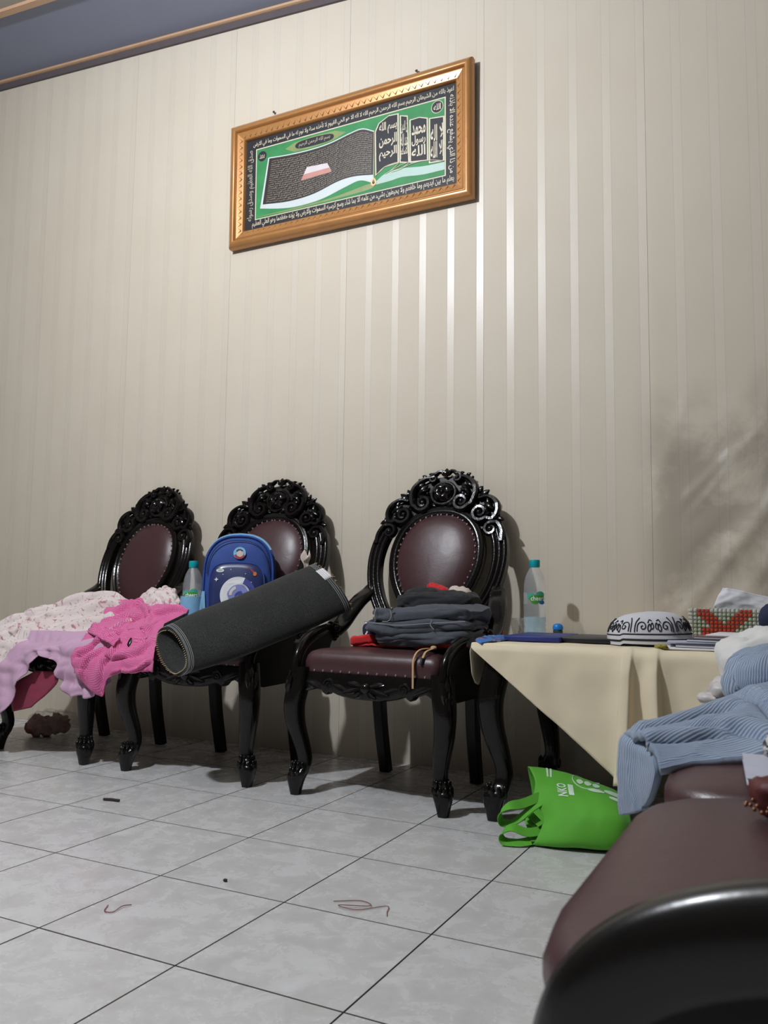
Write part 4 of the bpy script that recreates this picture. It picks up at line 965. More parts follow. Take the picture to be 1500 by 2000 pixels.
onp('rocket_trail', [(.036, .192), (.058, .176), (.064, .166), (.056, .170)], .0775, 'print_red'); onp('rocket', disc((.061, .168), .006, .007), .0780, 'print_orange')
for (a, b) in ((-.02, .182), (.03, .168), (.05, .14), (-.045, .165), (-.07, .10), (.07, .12)): onp('dot_star', disc((a, b), .0016, .0016, 8), .0775, 'print_white')
def onb(name, poly, d0, d, mat, par): return mk(name, fix(prism([tuple(p) for p in poly], d0, d, pk)), mat, par, False)
bd = onb('badge', disc((.004, .280), .021, .021), .050, .0575, 'pack_sky', body); onb('badge_face', disc((.006, .278), .011, .011), .057, .0590, 'beige_cloth', body); onb('badge_foot', arcband((.004, .280), .012, .0195, 3.5, 5.9), .057, .0588, 'print_red', body); onb('badge_dome', arcband((.004, .280), .009, .014, .6, 2.6), .057, .0592, 'ink', body)
mk('zip_seam', tube([pk(a * .9, b * .94 + .006, .052) for a, b in np.roll(OUT, len(OUT) // 2, 0) if b > .20], .0014, 6), 'ink', body)
# open mesh side pocket on the left holding the bottle
PB = (-.160, .035)
def pocket_ring(z, r): return [(PB[0] + r * math.cos(a), PB[1] + r * math.sin(a), z) for a in np.linspace(0, 2 * math.pi, 25)[:-1]]
V = pocket_ring(.02, .030) + pocket_ring(.03, .040) + pocket_ring(.075, .041) + pocket_ring(.132, .040) + pocket_ring(.132, .0375) + pocket_ring(.032, .0365)
sp_ = mk('side_pocket', (V, [(i * 24 + k, i * 24 + (k + 1) % 24, (i + 1) * 24 + (k + 1) % 24, (i + 1) * 24 + k) for i in range(5) for k in range(24)] + [tuple(range(24))[::-1], tuple(range(120, 144))]), 'pack_sky', pack, 60)
mk('pocket_band', lathe([(.0415, .040), (.0425, .042), (.0425, .050), (.0415, .052)], 24, (PB[0], PB[1], 0)), 'pack_blue', sp_)
mk('pocket_strap', join([sweep([(-.128 + q * .010, -.02 - q * .012, .02), (-.118 + q * .012, -.034 - q * .006, .09), (-.112, -.03, .15)], lambda i, t: ring(.005, .0015, 6, .7), (0, -1, 0)) for q in (0, 1)]), 'pack_sky', sp_)
ca, sa = math.cos(.5), math.sin(.5)
bottle((-.538 + PB[0] * ca - PB[1] * sa, 1.245 + PB[0] * sa + PB[1] * ca, .446), 'water bottle with a teal cap in the side pocket of the blue backpack', fill=.05)

# rolled length of black denim
RA, RB = np.array((-.468, .846, .398)), np.array((-.180, 1.255, .590)); AX = (RB - RA) / np.linalg.norm(RB - RA); RL = np.linalg.norm(RB - RA)
MM = np.array((-.85, 0, .62)); MM = MM - AX * (MM @ AX); MM /= np.linalg.norm(MM); NN = np.cross(AX, MM)
roll = thing('denim_roll', 'flattened roll of black denim cloth lying across the middle chair', 'fabric roll')
def roll_pt(t, th, extra=0.0):
    dl = .0040 * th / (2 * math.pi) - extra; wob = .007 * mnoise.noise(Vector((t * 3, math.cos(th), math.sin(th))))
    bul = math.sin(math.pi * min(1, t * 1.1)) if t > 0 else 0.0
    hl, hs = .090 + .016 * t + .010 * bul - dl + wob, .033 + .014 * t + .006 * bul - dl + wob * .5
    sag = -.006 * math.sin(math.pi * t)
    ax = RL * t + .030 * (1 - t) ** 3 * sgnp(math.sin(th + .5), .9) - .012 * t ** 3 * math.cos(th + .5)
    return RA + AX * ax + MM * (hl * sgnp(math.cos(th + .5), 1.0)) + NN * (hs * sgnp(math.sin(th + .5), 1.15)) + np.array((0, 0, sag))
TH = np.linspace(0, 3.2 * 2 * math.pi, 140)
G = np.array([[roll_pt(t, th) for th in TH] for t in np.linspace(0, 1, 40)])
VF, uv = sheet(G, .003); mk('rolled_cloth', VF, 'roll_denim', roll, 'full', uv)
for tt in (.004, .012, .024, .034, .966, .976, .988):
    pts = [roll_pt(tt, th, .0022) for th in np.linspace(0, 2 * math.pi * .98, 60)]; mk('selvedge_line', tube(pts, .0008, 5), 'stitch', roll)
for k in range(3):
    L = []
    for th in np.linspace(.2, 6.2, 64):
        p = roll_pt(-.002, th + 2 * math.pi * k); q = roll_pt(-.010 - .004 * random.random(), th + 2 * math.pi * k + .03); L.append(tube([p, q], .0011, 4))
    if k == 2: stuff(mk('raw_edge', join(L), 'felt_fibre', roll, False))
G = np.array([[roll_pt(.03 + .13 * s, 5.6 + .25 * q, .004 + .008 * q) for q in np.linspace(0, 1, 6)] for s in np.linspace(0, 1, 10)]); VF, uv = sheet(G, .003); mk('loose_flap', VF, 'roll_denim', roll, 'full', uv)
def at_end(t, th, e, dz): return tuple(roll_pt(t, th, e) + np.array((0, 0, dz)))
TE = 2 * math.pi - .35
G = np.array([[np.array(at_end(.93 + .05 * v, TE - .1 + .25 * v, .002, .0)) + np.array((.006 * math.sin(u * 6 + v * 4), .004 * math.cos(u * 5), .055 * u * (1 - .25 * v + .2 * math.sin(v * 9)))) for v in np.linspace(0, 1, 8)] for u in np.linspace(0, 1, 9)])
VF, uv = sheet(G, .0015); mk('torn_paper', VF, 'beige_cloth', roll, 'full', uv)
G = np.array([[roll_pt(.955 + .05 * u, TE + .9 + .5 * v, .006) for v in np.linspace(0, 1, 6)] for u in np.linspace(0, 1, 6)]); VF, uv = sheet(G, .0012); mk('paper_tag', VF, 'paper', roll, 'full', uv)
stuff(mk('frayed_edge', join([tube([roll_pt(.995, th, .0), roll_pt(1.0 + .02 * random.random(), th + random.uniform(-.1, .1), .004 * random.random())], .0007, 4) for th in np.linspace(0, 6.28, 70)]), 'felt_fibre', roll, False))

# ------------------------------------------------------------------ folded pile on the chair nearest the table
red = thing('red_shirt', 'bright red garment lying flat under the grey folded trousers', 'clothing')
RD = [[(-.010, 1.235, .424), (.06, 1.30, .428), (.20, 1.325, .432), (.30, 1.33, .445), (.338, 1.33, .505), (.345, 1.34, .535)],
      [(-.014, 1.16, .420), (.06, 1.18, .424), (.20, 1.20, .426), (.29, 1.22, .430), (.325, 1.24, .470), (.335, 1.27, .500)],
      [(-.012, 1.105, .419), (.06, 1.105, .423), (.20, 1.09, .424), (.28, 1.095, .427), (.312, 1.11, .440), (.325, 1.16, .460)]]
cloth('shirt_body', RD, 'red', red, 10, 10, .006, .007, 24, 2)
puff('shirt_fold', (.012, 1.150, .437), (.040, .050, .013), 'red', red, (.4, .35), .006, 22, 4, .1, 48, 24, .15); puff('shirt_fold', (.305, 1.105, .437), (.050, .030, .012), 'red', red, (.6, .6), .005, 26, 7)
cloth('shirt_corner', [[(.335, 1.345, .530), (.356, 1.335, .528), (.372, 1.325, .500)], [(.340, 1.320, .512), (.362, 1.310, .508), (.382, 1.300, .470)], [(.345, 1.290, .500), (.366, 1.285, .485), (.390, 1.275, .452)]], 'red', red, 6, 6, .004, .004, 30, 3)
cord('drawstring', [(.262, 1.095, .424), (.268, 1.062, .422), (.258, 1.035, .425), (.244, 1.010, .420), (.238, .992, .398), (.240, .985, .362), (.241, .983, .322)], .0038, 'tan_cord', red, 8, .5)
ds = cord('drawstring', [(.266, 1.060, .424), (.272, 1.035, .424), (.266, 1.010, .418), (.262, .998, .402)], .0036, 'tan_cord', red, 8, .5)
mk('cord_knot', ell((.266, 1.062, .426), (.010, .008, .006), 10, 7), 'tan_cord', red); mk('cord_tip', tube([(.262, .998, .402), (.260, .992, .386)], .0045, 8), 'ink', ds)
tr = thing('grey_trousers', 'charcoal grey denim trousers folded in layers on the right-hand carved chair', 'clothing', group=None)
puff('folded_leg', (.215, 1.165, .447), (.150, .105, .026), 'grey_denim', tr, (.55, .45), .023, 17, 3, -.03, 90, 40, .03, .424, (.35, 1, 1.6))
puff('folded_leg', (.200, 1.175, .480), (.164, .112, .022), 'grey_denim', tr, (.5, .4), .020, 18, 5, .03, 90, 40, .05, None, (.35, 1, 1.6))
tp_ = puff('folded_leg', (.205, 1.185, .513), (.156, .116, .026), 'grey_denim', tr, (.5, .35), .017, 15, 8, .02, 90, 40, .04, None, (.4, 1, 1.4))
cord('seam_stitch', [(.082, 1.072, .530), (.080, 1.066, .516), (.081, 1.066, .500), (.080, 1.068, .492)], .0011, 'stitch', tp_)
cord('seam_stitch', [(.132, 1.062, .528), (.136, 1.060, .508), (.126, 1.060, .495), (.108, 1.060, .494)], .0011, 'stitch', tp_)
cord('seam_stitch', [(.045, 1.069, .492), (.15, 1.060, .484), (.25, 1.060, .492), (.355, 1.070, .500)], .0010, 'stitch', tp_)
cord('seam_stitch', [(.262, 1.058, .502), (.258, 1.057, .488), (.268, 1.057, .476)], .0011, 'stitch', tp_)
mk('trouser_button', ell((.137, 1.060, .530), (.005, .004, .005), 10, 7), 'steel', tp_)
nv = thing('navy_shorts', 'navy shorts with white piping tucked behind the left end of the grey trousers', 'clothing')
puff('shorts_body', (.045, 1.185, .462), (.052, .070, .032), 'navy_cloth', nv, (.7, .6), .006, 26, 4, .2, floor=.424)
cord('white_piping', [(.006, 1.150, .440), (.000, 1.155, .462), (.014, 1.135, .484), (.030, 1.120, .470), (.022, 1.118, .445)], .0035, 'print_white', nv, 8, .6)
bk = thing('black_shirt', 'black folded shirt on top at the back of the grey trousers', 'clothing')
puff('shirt_fold', (.195, 1.255, .548), (.125, .065, .032), 'black_cloth', bk, (.6, .5), .014, 18, 6, .02, 70, 34, 0, None, (.5, 1, 1.4)); puff('shirt_fold', (.140, 1.275, .565), (.060, .045, .028), 'black_cloth', bk, (.8, .7), .006, 24, 9)
rs = tag(puff('red_sock', (.170, 1.315, .585), (.040, .022, .016), 'red', None, (.8, .8), .006, 40, 5, -.3, tilt=-.25), 'small red cloth poking out behind the black folded shirt', 'clothing')
bs = tag(puff('beige_cloth', (.245, 1.305, .578), (.038, .024, .017), 'beige_cloth', None, (.8, .8), .006, 40, 8, -.2, tilt=-.1), 'small beige cloth resting on the black shirt, beside the red one', 'clothing')

# ------------------------------------------------------------------ table, cloth and the things on it
TZ = .445
table = thing('side_table', 'low black carved table beneath a cream cloth by the wall', 'table', (.83, 1.25, 0))
mk('table_top', xf(box(.418, 1.245, 1.005, 1.500, .420, TZ - .002, .004), lambda x, y, z: (x - .83, y - 1.25, z)), 'wood_plain', table)
for x, y in ((.463, 1.040), (.478, 1.455), (1.20, 1.040), (1.20, 1.455)):
    lg = mk('table_leg', xf(fix(cabriole(-1 if x < .8 else 1, -1 if y < 1.2 else 1, x, y, .42, 1.15)), lambda a, b, c: (a - .83, b - 1.25, c)), 'wood', table)
    sx, sy = (-1 if x < .8 else 1), (-1 if y < 1.2 else 1); L = []
    for k in range(7):
        a = math.atan2(sy, sx) + (k - 3) * .62; L.append(ell((x + sx * .004 + .028 * math.cos(a) - .83, y + sy * .004 + .028 * math.sin(a) - 1.25, .073), (.007, .007, .018), 8, 6))
    mk('foot_carving', join(L), 'wood', lg)
    mk('knee_leaf', join([leaf3((x - .83 + dx * .031, y - 1.25 + dy * .031, .385), (x - .83 + dx * .042, y - 1.25 + dy * .042, .29), .018, (dx, dy, 0), .009) for dx, dy in ((0, sy), (sx, 0))]), 'wood', lg)
mk('apron', join([xf(box(.45, 1.21, 1.02, 1.035, .355, .42), lambda x, y, z: (x - .83, y - 1.25, z)), xf(box(.45, .465, 1.03, 1.47, .355, .42), lambda x, y, z: (x - .83, y - 1.25, z))]), 'wood_plain', table, False)
# cloth: flat top, a pointed corner hanging down the front, a short drop on the left
def drop(x):
    if x < .79: return .012 + (x - .405) / (.79 - .405) * .30
    return max(.16, .312 - (x - .79) * .35)
xs = np.concatenate([np.linspace(.404, .74, 40), np.linspace(.745, .95, 110), np.linspace(.957, 1.26, 30)]); rows = []
for y in np.linspace(1.515, 1.000, 26):
    rows.append([(x, y, TZ + .0035 + .0015 * mnoise.noise(Vector((x * 14, y * 14, 0))) + .004 * math.exp(-((x - .80) / .012) ** 2 - ((y - .99) / .08) ** 2) + .004 * math.exp(-((x - .865) / .012) ** 2 - ((y - .99) / .1) ** 2)) for x in xs])
def pleat(x, s):       # forward swing of the hanging part
    f = .0
    for c, w, a in ((.70, .05, .008), (.56, .05, .006), (1.0, .06, .012), (1.12, .05, .012)): f += a * math.exp(-((x - c - .03 * s) / w) ** 2)
    for c, wl, wr, a in ((.808 + .012 * s, .045, .0045, .034), (.866 + .03 * s, .030, .0045, .032)): f += a * math.exp(-((x - c) / (wl if x < c else wr)) ** 2)
    f -= .010 * math.exp(-((x - .83 - .02 * s) / .016) ** 2) + .012 * math.exp(-((x - .90 - .05 * s) / .03) ** 2)
    return f
for k in range(1, 30):
    t = k / 29; row = []
    for x in xs:
        d = drop(x) * t; cvr = min(1, d / .015); s = d / .30
        row.append((x - .02 * s * (x > .79), .992 - .008 * cvr - pleat(x, s) * min(1, d / .05) * (.35 + s) - .003 * mnoise.noise(Vector((x * 20, d * 14, 3))), TZ + .0035 - d))
    rows.append(row)
VF, uv = sheet(np.array(rows), .0022)
cl = thing('tablecloth', 'plain cream cloth over the low table, one corner hanging in front', 'tablecloth', (.83, 1.25, TZ))
sh = lambda VF: ([(p[0] - .83, p[1] - 1.25, p[2] - TZ) for p in VF[0]], VF[1])
mk('cloth_sheet', sh(VF), 'tablecloth', cl, 'full', uv)
rows = [[(.404 - .010 * min(1, t * 4) + .012 * t * math.sin(6 * v), 1.0 + .50 * v + .02 * t, TZ + .003 - t * (.012 + .10 * math.exp(-((v - .06) / .10) ** 2) + .02 * v)) for v in np.linspace(0, 1, 30)] for t in np.linspace(0, 1, 12)]
VF, uv = sheet(np.array(rows)[:, ::-1], .002); mk('side_drop', sh(VF), 'tablecloth', cl, 'full', uv)
TT = TZ + .0062
tag(cloth('floral_scarf', [[(.392, 1.27, TT + .004), (.42, 1.29, TT + .003), (.47, 1.29, TT + .002)], [(.398, 1.12, TT + .010), (.43, 1.12, TT + .004), (.48, 1.16, TT + .002)], [(.405, 1.02, TT + .006), (.432, 1.03, TT + .003), (.46, 1.08, TT + .002)], [(.424, .990, TT - .002), (.434, .985, TT - .004), (.442, 1.00, TT + .001)]], 'scarf', None, 7, 9, .002, .004, 30, 3), 'blue patterned scarf corner at the left end of the table', 'scarf')
def slabthing(name, label, cat, x0, x1, y0, y1, z0, z1, mat, rz=0.0, group=None, edge=None):
    o = thing(name, label, cat, ((x0 + x1) / 2, (y0 + y1) / 2, z0), rz, group); a, b, h = (x1 - x0) / 2, (y1 - y0) / 2, z1 - z0
    if edge:
        mk('cover', box(-a, a, -b, b, h * .78, h, .001), mat, o); mk('cover', box(-a, a, -b, b, 0, h * .16, .001), mat, o); mk('pages', box(-a * .985, a * .97, -b * .98, b * .98, h * .16, h * .78), edge, o, False)
    else: mk('sheet', bevel(box(-a, a, -b, b, 0, h), min(.003, h * .3), 2), mat, o)
    return o
slabthing('document_folder', 'navy blue folder lying on the cream cloth in front of the bottle', 'folder', .452, .602, 1.10, 1.33, TT, TT + .014, 'folder_navy', .02)
slabthing('document_folder', 'black folder lying between the navy folder and the white cap', 'folder', .600, .74, 1.13, 1.34, TT, TT + .013, 'folder_black', -.02)
bottle((.449, 1.40, TT), 'tall water bottle with a green label standing on the table', fill=.056)
cup = thing('plastic_cup', 'crumpled clear plastic cup beside the tall bottle on the table', 'cup', (.398, 1.405, TT))
V = []; n = 26; cups = [(.018, 0), (.020, .004), (.022, .02), (.024, .035), (.0255, .047), (.027, .049), (.027, .051), (.024, .050)]
for r, z in cups: V += [(r * math.cos(2 * math.pi * k / n) * (1 + .10 * mnoise.noise(Vector((k * .8, z * 60, 1)))), r * math.sin(2 * math.pi * k / n) * (1 + .10 * mnoise.noise(Vector((k * .9, z * 60, 7)))), z) for k in range(n)]
mk('cup_wall', (V, [(i * n + k, i * n + (k + 1) % n, (i + 1) * n + (k + 1) % n, (i + 1) * n + k) for i in range(len(cups) - 1) for k in range(n)] + [tuple(range(n))[::-1]]), 'cup', cup, 60)
ob = thing('ointment_bottle', 'tiny dark bottle with a round blue cap behind the folders', 'bottle', (.519, 1.40, TT))
mk('jar_glass', lathe([(.013, 0), (.0145, .002), (.0145, .017), (.013, .020), (.009, .022)], 20), 'dark_glass', ob); mk('round_cap', lathe([(.012, .020), (.0155, .021), (.0155, .028), (.0135, .034), (.008, .038), (.002, .039)], 20), 'blue_cap', ob)
# knitted cap
capo = thing('knitted_cap', 'white knitted prayer cap with black scroll pattern lying on the table', 'cap', (.818, 1.175, TT), .12); capo.scale = (1, 1, 1.12)
CPR = [(0, 1.0, 0), (.12, 1.01, .010), (.25, 1.0, .021), (.40, .965, .034), (.55, .90, .047), (.70, .78, .058), (.84, .58, .066), (.94, .33, .070), (1.0, .02, .0715)]
def capp(a, v, o=0.0):
    r = float(np.interp(v, [p[0] for p in CPR], [p[1] for p in CPR])); z = float(np.interp(v, [p[0] for p in CPR], [p[2] for p in CPR]))
    k = 1 + .012 * math.sin(3 * a + 1) + .02 * mnoise.noise(Vector((math.cos(a) * 1.6, math.sin(a) * 1.6, v)))
    return ((.104 + o) * r * k * math.cos(a), (.078 + o) * r * k * math.sin(a), z + o * .6 + .004 + .010 * math.cos(a) * v * .6 * r - .004 * (math.cos(a) < -.6) * (1 - v))
n = 64; lv = np.linspace(0, 1, 26); mk('cap_shell', ([capp(2 * math.pi * k / n, v) for v in lv for k in range(n)], [(i * n + k, i * n + (k + 1) % n, (i + 1) * n + (k + 1) % n, (i + 1) * n + k) for i in range(25) for k in range(n)]), 'cap_white', capo, 'full')
for v0, v1 in ((.085, .135), (.245, .275)):
    mk('black_band', ([capp(2 * math.pi * k / n, v, o) for v, o in ((v0, -.001), (v0, .0010), (v1, .0010), (v1, -.001)) for k in range(n)], [(i * n + k, i * n + (k + 1) % n, (i + 1) * n + (k + 1) % n, (i + 1) * n + k) for i in range(3) for k in range(n)]), 'cap_black', capo)
for q in range(6):
    c0 = -math.pi / 2 - .35 + q * 2 * math.pi / 6; strokes = []
    for s in (-1, 1):
        strokes += [[(s * .05, .31), (s * .05, .50), (s * .07, .60), (s * .12, .70)], [(s * .11, .33), (s * .11, .50), (s * .18, .57), (s * .27, .55), (s * .31, .46), (s * .28, .40), (s * .22, .40), (s * .20, .46), (s * .24, .48)],
                    [(s * .38, .33), (s * .36, .42), (s * .40, .52), (s * .44, .42), (s * .40, .33)], [(s * .42, .45), (s * .47, .55), (s * .50, .45), (s * .46, .38)], [(s * .36, .55), (s * .40, .64), (s * .46, .60)]]
    mk('scroll_pattern', join([tube([capp(c0 + p[0], p[1], .0006) for p in cr(st_, 5)], .0014, 5) for st_ in strokes]), 'cap_black', capo)
# papers
PS = [('white sheet lying lowest at the table edge beside the cap', .862, 1.052, 1.012, 1.16, TT, TT + .004, 'paper', .03), ('grey printed booklet second from the bottom of the paper pile', .905, 1.06, 1.030, 1.19, TT + .0045, TT + .0115, 'cover_dark', -.05),
      ('loose crumpled white papers on the left of the paper pile', .872, .985, 1.05, 1.20, TT + .012, TT + .0165, 'paper_grey', .12), ('thin dark booklet with white pages in the paper pile', .93, 1.075, 1.06, 1.21, TT + .017, TT + .024, 'cover_dark', -.10),
      ('plum grey booklet near the top of the paper pile', .95, 1.09, 1.07, 1.24, TT + .0245, TT + .030, 'paper_plum', -.16), ('white sheet on top of the paper pile beside the tissue box', .97, 1.13, 1.09, 1.27, TT + .0305, TT + .034, 'paper', -.08)]
for lb, x0, x1, y0, y1, z0, z1, mt, rz in PS:
    slabthing('booklet' if 'booklet' in lb else 'paper_sheet', lb, 'booklet' if 'booklet' in lb else 'paper', x0, x1, y0, y1, z0, z1, mt, rz, 'papers on the table', 'paper' if 'booklet' in lb else None)
tag(puff('dried_flower', (.873, 1.008, TT + .006), (.014, .010, .006), 'leaf_yellow', None, (.9, .9), .004, 120, 2), 'small olive green dried tuft on the cloth fold beside the cap', 'plant scrap')
# beaded tissue box
tbx = thing('tissue_box', 'tissue box made of clear, green and red beads at the right end of the table', 'tissue box', (.985, 1.385, TT))
mk('box_lining', box(-.082, .082, -.045, .045, .002, .083, .003), 'paper', tbx)
BE = {'bead_clear': [], 'bead_green': [], 'bead_red': []}; rb = .0050
for i in range(17):
    for j in range(9):
        x, z = -.083 + .0104 * i, .005 + .0102 * j; u = i - 8
        redm = (j < 4 and 3 <= i < 12 - j) or (abs(u) - 1 <= (j - 1) * .9 and abs(abs(u) - 1 - (j - 3) * .8) < 2.0 and j > 2)
        kcol = 'bead_red' if redm else ('bead_clear' if (j == 8 or i in (0, 16) or (i * 7 + j * 3) % 5 == 0) else 'bead_green')
        BE[kcol].append(ell((x, -.050, z), rb, 7, 5))
for i in range(17):
    for j in range(1, 10): BE['bead_clear' if (i + j) % 3 else 'bead_green'].append(ell((-.083 + .0104 * i, -.050 + .0104 * j, .088), rb, 7, 5))
for j in range(9):
    for k in range(1, 10): BE['bead_green' if (j + k) % 3 else 'bead_clear'].append(ell((-.088, -.050 + .0104 * k, .005 + .0102 * j), rb, 7, 5))
for k, nm in (('bead_clear', 'clear_beads'), ('bead_green', 'green_beads'), ('bead_red', 'red_beads')): stuff(mk(nm, join(BE[k]), k, tbx))
tag(cloth('tissue_sheet', [[(.952, 1.375, TT + .086), (1.00, 1.380, TT + .088), (1.05, 1.385, TT + .088), (1.10, 1.39, TT + .086)], [(.962, 1.376, TT + .115), (1.005, 1.372, TT + .118), (1.05, 1.384, TT + .112), (1.11, 1.388, TT + .105)], [(.978, 1.380, TT + .148), (1.01, 1.376, TT + .145), (1.06, 1.386, TT + .132), (1.12, 1.39, TT + .120)]], 'tissue', None, 9, 9, .0012, .006, 22, 6), 'white tissue sticking up out of the beaded box', 'tissue')

# ------------------------------------------------------------------ green carrier bag on the floor
bag = thing('carrier_bag', 'bright green fabric carrier bag lying on its side under the table edge', 'bag')
BG = np.array([[(0.604, 0.862, -0.002), (0.62, 0.9, 0.054), (0.585, 0.935, 0.089), (0.577, 0.975, 0.122), (0.534, 1.05, 0.139), (0.541, 1.07, 0.056), (0.549, 1.0, -0.003)],
    [(0.657, 0.865, 0.005), (0.67, 0.885, 0.064), (0.647, 0.925, 0.099), (0.627, 0.975, 0.122), (0.607, 1.05, 0.136), (0.598, 1.08, 0.048), (0.613, 1.0, 0.0)],
    [(0.707, 0.875, 0.008), (0.729, 0.885, 0.066), (0.708, 0.925, 0.1), (0.689, 0.975, 0.12), (0.671, 1.05, 0.125), (0.654, 1.09, 0.046), (0.67, 1.0, 0.002)],
    [(0.761, 0.89, 0.008), (0.788, 0.9, 0.065), (0.771, 0.93, 0.096), (0.755, 0.98, 0.11), (0.74, 1.05, 0.108), (0.728, 1.1, 0.041), (0.735, 1.01, 0.003)],
    [(0.808, 0.91, 0.01), (0.816, 0.93, 0.051), (0.807, 0.95, 0.079), (0.797, 0.99, 0.094), (0.786, 1.05, 0.095), (0.776, 1.11, 0.033), (0.786, 1.02, 0.002)]]); BG[..., 2] = np.maximum(BG[..., 2], .004)
A = np.array([cr(BG[:, j], 8) for j in range(BG.shape[1])]); G = np.array([cr(A[:, i], 8, True) for i in range(A.shape[1])])
# square up the fold along the bottom front edge, add creases
for i in range(G.shape[0]):
    for j in range(G.shape[1]):
        p = Vector(G[i, j]) * 16; G[i, j] += np.array((0, -.7, .7)) * (.006 * (.3 - abs(mnoise.noise(p)))); G[i, j, 2] = max(G[i, j, 2], .003)
n_, m_ = G.shape[:2]
cen = G.mean(1, keepdims=True); INN = cen + (G - cen) * .975
V = list(G.reshape(-1, 3)) + list(INN.reshape(-1, 3)); K = n_ * m_
F = [(i * m_ + j, i * m_ + (j + 1) % m_, (i + 1) * m_ + (j + 1) % m_, (i + 1) * m_ + j) for i in range(n_ - 1) for j in range(m_)]; F += [tuple(q + K for q in f[::-1]) for f in F]
F += [(j, K + j, K + (j + 1) % m_, (j + 1) % m_) for j in range(m_)] + [tuple((n_ - 1) * m_ + j for j in range(m_)), tuple(K + (n_ - 1) * m_ + j for j in range(m_))[::-1]]
sack = mk('bag_body', fix((V, F)), 'bag_green', bag, 'full')
def ribbon(name, pts, w=.011, wd=(.15, .85, .5)):
    P = cr(pts, 8); T = np.gradient(P, axis=0); T /= np.linalg.norm(T, axis=1)[:, None]; WD = np.array(wd); WD = WD / np.linalg.norm(WD); V = []
    for p, t in zip(P, T):
        s_ = WD - t * (WD @ t); s_ /= np.linalg.norm(s_) + 1e-9; n0 = np.cross(t, s_)
        V += [p + s_ * w + n0 * .001, p - s_ * w + n0 * .001, p - s_ * w - n0 * .001, p + s_ * w - n0 * .001]
    V = [(v[0], v[1], max(v[2], .003)) for v in V]; n = len(P)
    return mk(name, fix((V, [(i * 4 + j, i * 4 + (j + 1) % 4, i * 4 + 4 + (j + 1) % 4, i * 4 + 4 + j) for i in range(n - 1) for j in range(4)] + [(0, 1, 2, 3), (n * 4 - 4, n * 4 - 3, n * 4 - 2, n * 4 - 1)])), 'bag_green', bag)
ribbon('handle', [(.600, .945, .095), (.572, .900, .085), (.548, .868, .082), (.528, .858, .066), (.530, .868, .042), (.560, .872, .048), (.585, .905, .070), (.612, .935, .090)])
ribbon('handle', [(.615, .885, .030), (.590, .862, .030), (.560, .846, .040), (.540, .838, .026), (.545, .836, .010), (.575, .845, .008), (.600, .862, .012)])
for k in range(3):
    f = k / 3; ribbon('inner_fold', [(.612, .90 + .01 * f, .018 + .030 * f), (.590, .905 + .02 * f, .028 + .032 * f), (.572, .935, .042 + .025 * f), (.570, .985, .05 + .02 * f)], .009)
def onbag(u, v, o=.0012):     # u along the bag 0..1, v around 0..1 (0 bottom front, .5 top back)
    i = min(max(u * (n_ - 1), 0), n_ - 1.001); j = v * m_; i0, j0 = int(i), int(j); fi, fj = i - i0, j - j0
    g = lambda a, b: G[min(a, n_ - 1), b % m_]
    p = (g(i0, j0) * (1 - fj) + g(i0, j0 + 1) * fj) * (1 - fi) + (g(i0 + 1, j0) * (1 - fj) + g(i0 + 1, j0 + 1) * fj) * fi
    d1 = g(i0 + 1, j0) - g(i0, j0); d2 = g(i0, j0 + 1) - g(i0, j0); nn = np.cross(d2, d1); nn /= np.linalg.norm(nn) + 1e-9
    if nn @ np.array((0, -.6, .8)) < 0: nn = -nn
    return p + nn * o
P, F, _ = text2d('NKO', .03); mk('printed_word', ([onbag(.26 + .10 * (1 - p[1]), .31 + .12 * p[0]) for p in P], F), 'bag_print', sack, False)
def strip(u0, u1, v0, v1, nu=8, nv=8, w=lambda t: 1.0):
    V = [onbag(u0 + (u1 - u0) * a, (v0 + v1) / 2 + (v1 - v0) / 2 * (2 * b - 1) * w(a)) for a in np.linspace(0, 1, nu) for b in np.linspace(0, 1, nv)]
    return V, [(i * nv + j, i * nv + j + 1, (i + 1) * nv + j + 1, (i + 1) * nv + j) for i in range(nu - 1) for j in range(nv - 1)]
mk('printed_bar', strip(.375, .425, .325, .43), 'bag_print', sack, False)
mk('printed_lines', join([strip(.16 + .035 * k, .178 + .035 * k, .47, .555) for k in range(2)]), 'bag_print', sack, False)
mk('printed_ring', tube([onbag(.56 + .14 * math.cos(a), .50 + .075 * math.sin(a), .0004) for a in np.linspace(.8, 5.6, 36)], .0012, 5), 'bag_print', sack)
mk('printed_leaf', join([strip(.46 + .07 * k, .52 + .07 * k, .455, .50, 6, 6, lambda t: math.sin(math.pi * (.1 + .8 * t))) for k in range(3)] + [strip(.70, .95, .415, .475, 10, 6, lambda t: math.sin(math.pi * (.08 + .86 * t)) ** .7), strip(.56, .70, .40, .44, 8, 6, lambda t: math.sin(math.pi * (.08 + .86 * t)) ** .6), strip(.74, .92, .36, .40, 8, 6, lambda t: math.sin(math.pi * (.08 + .86 * t)) ** .6)]), 'bag_print', sack, False)

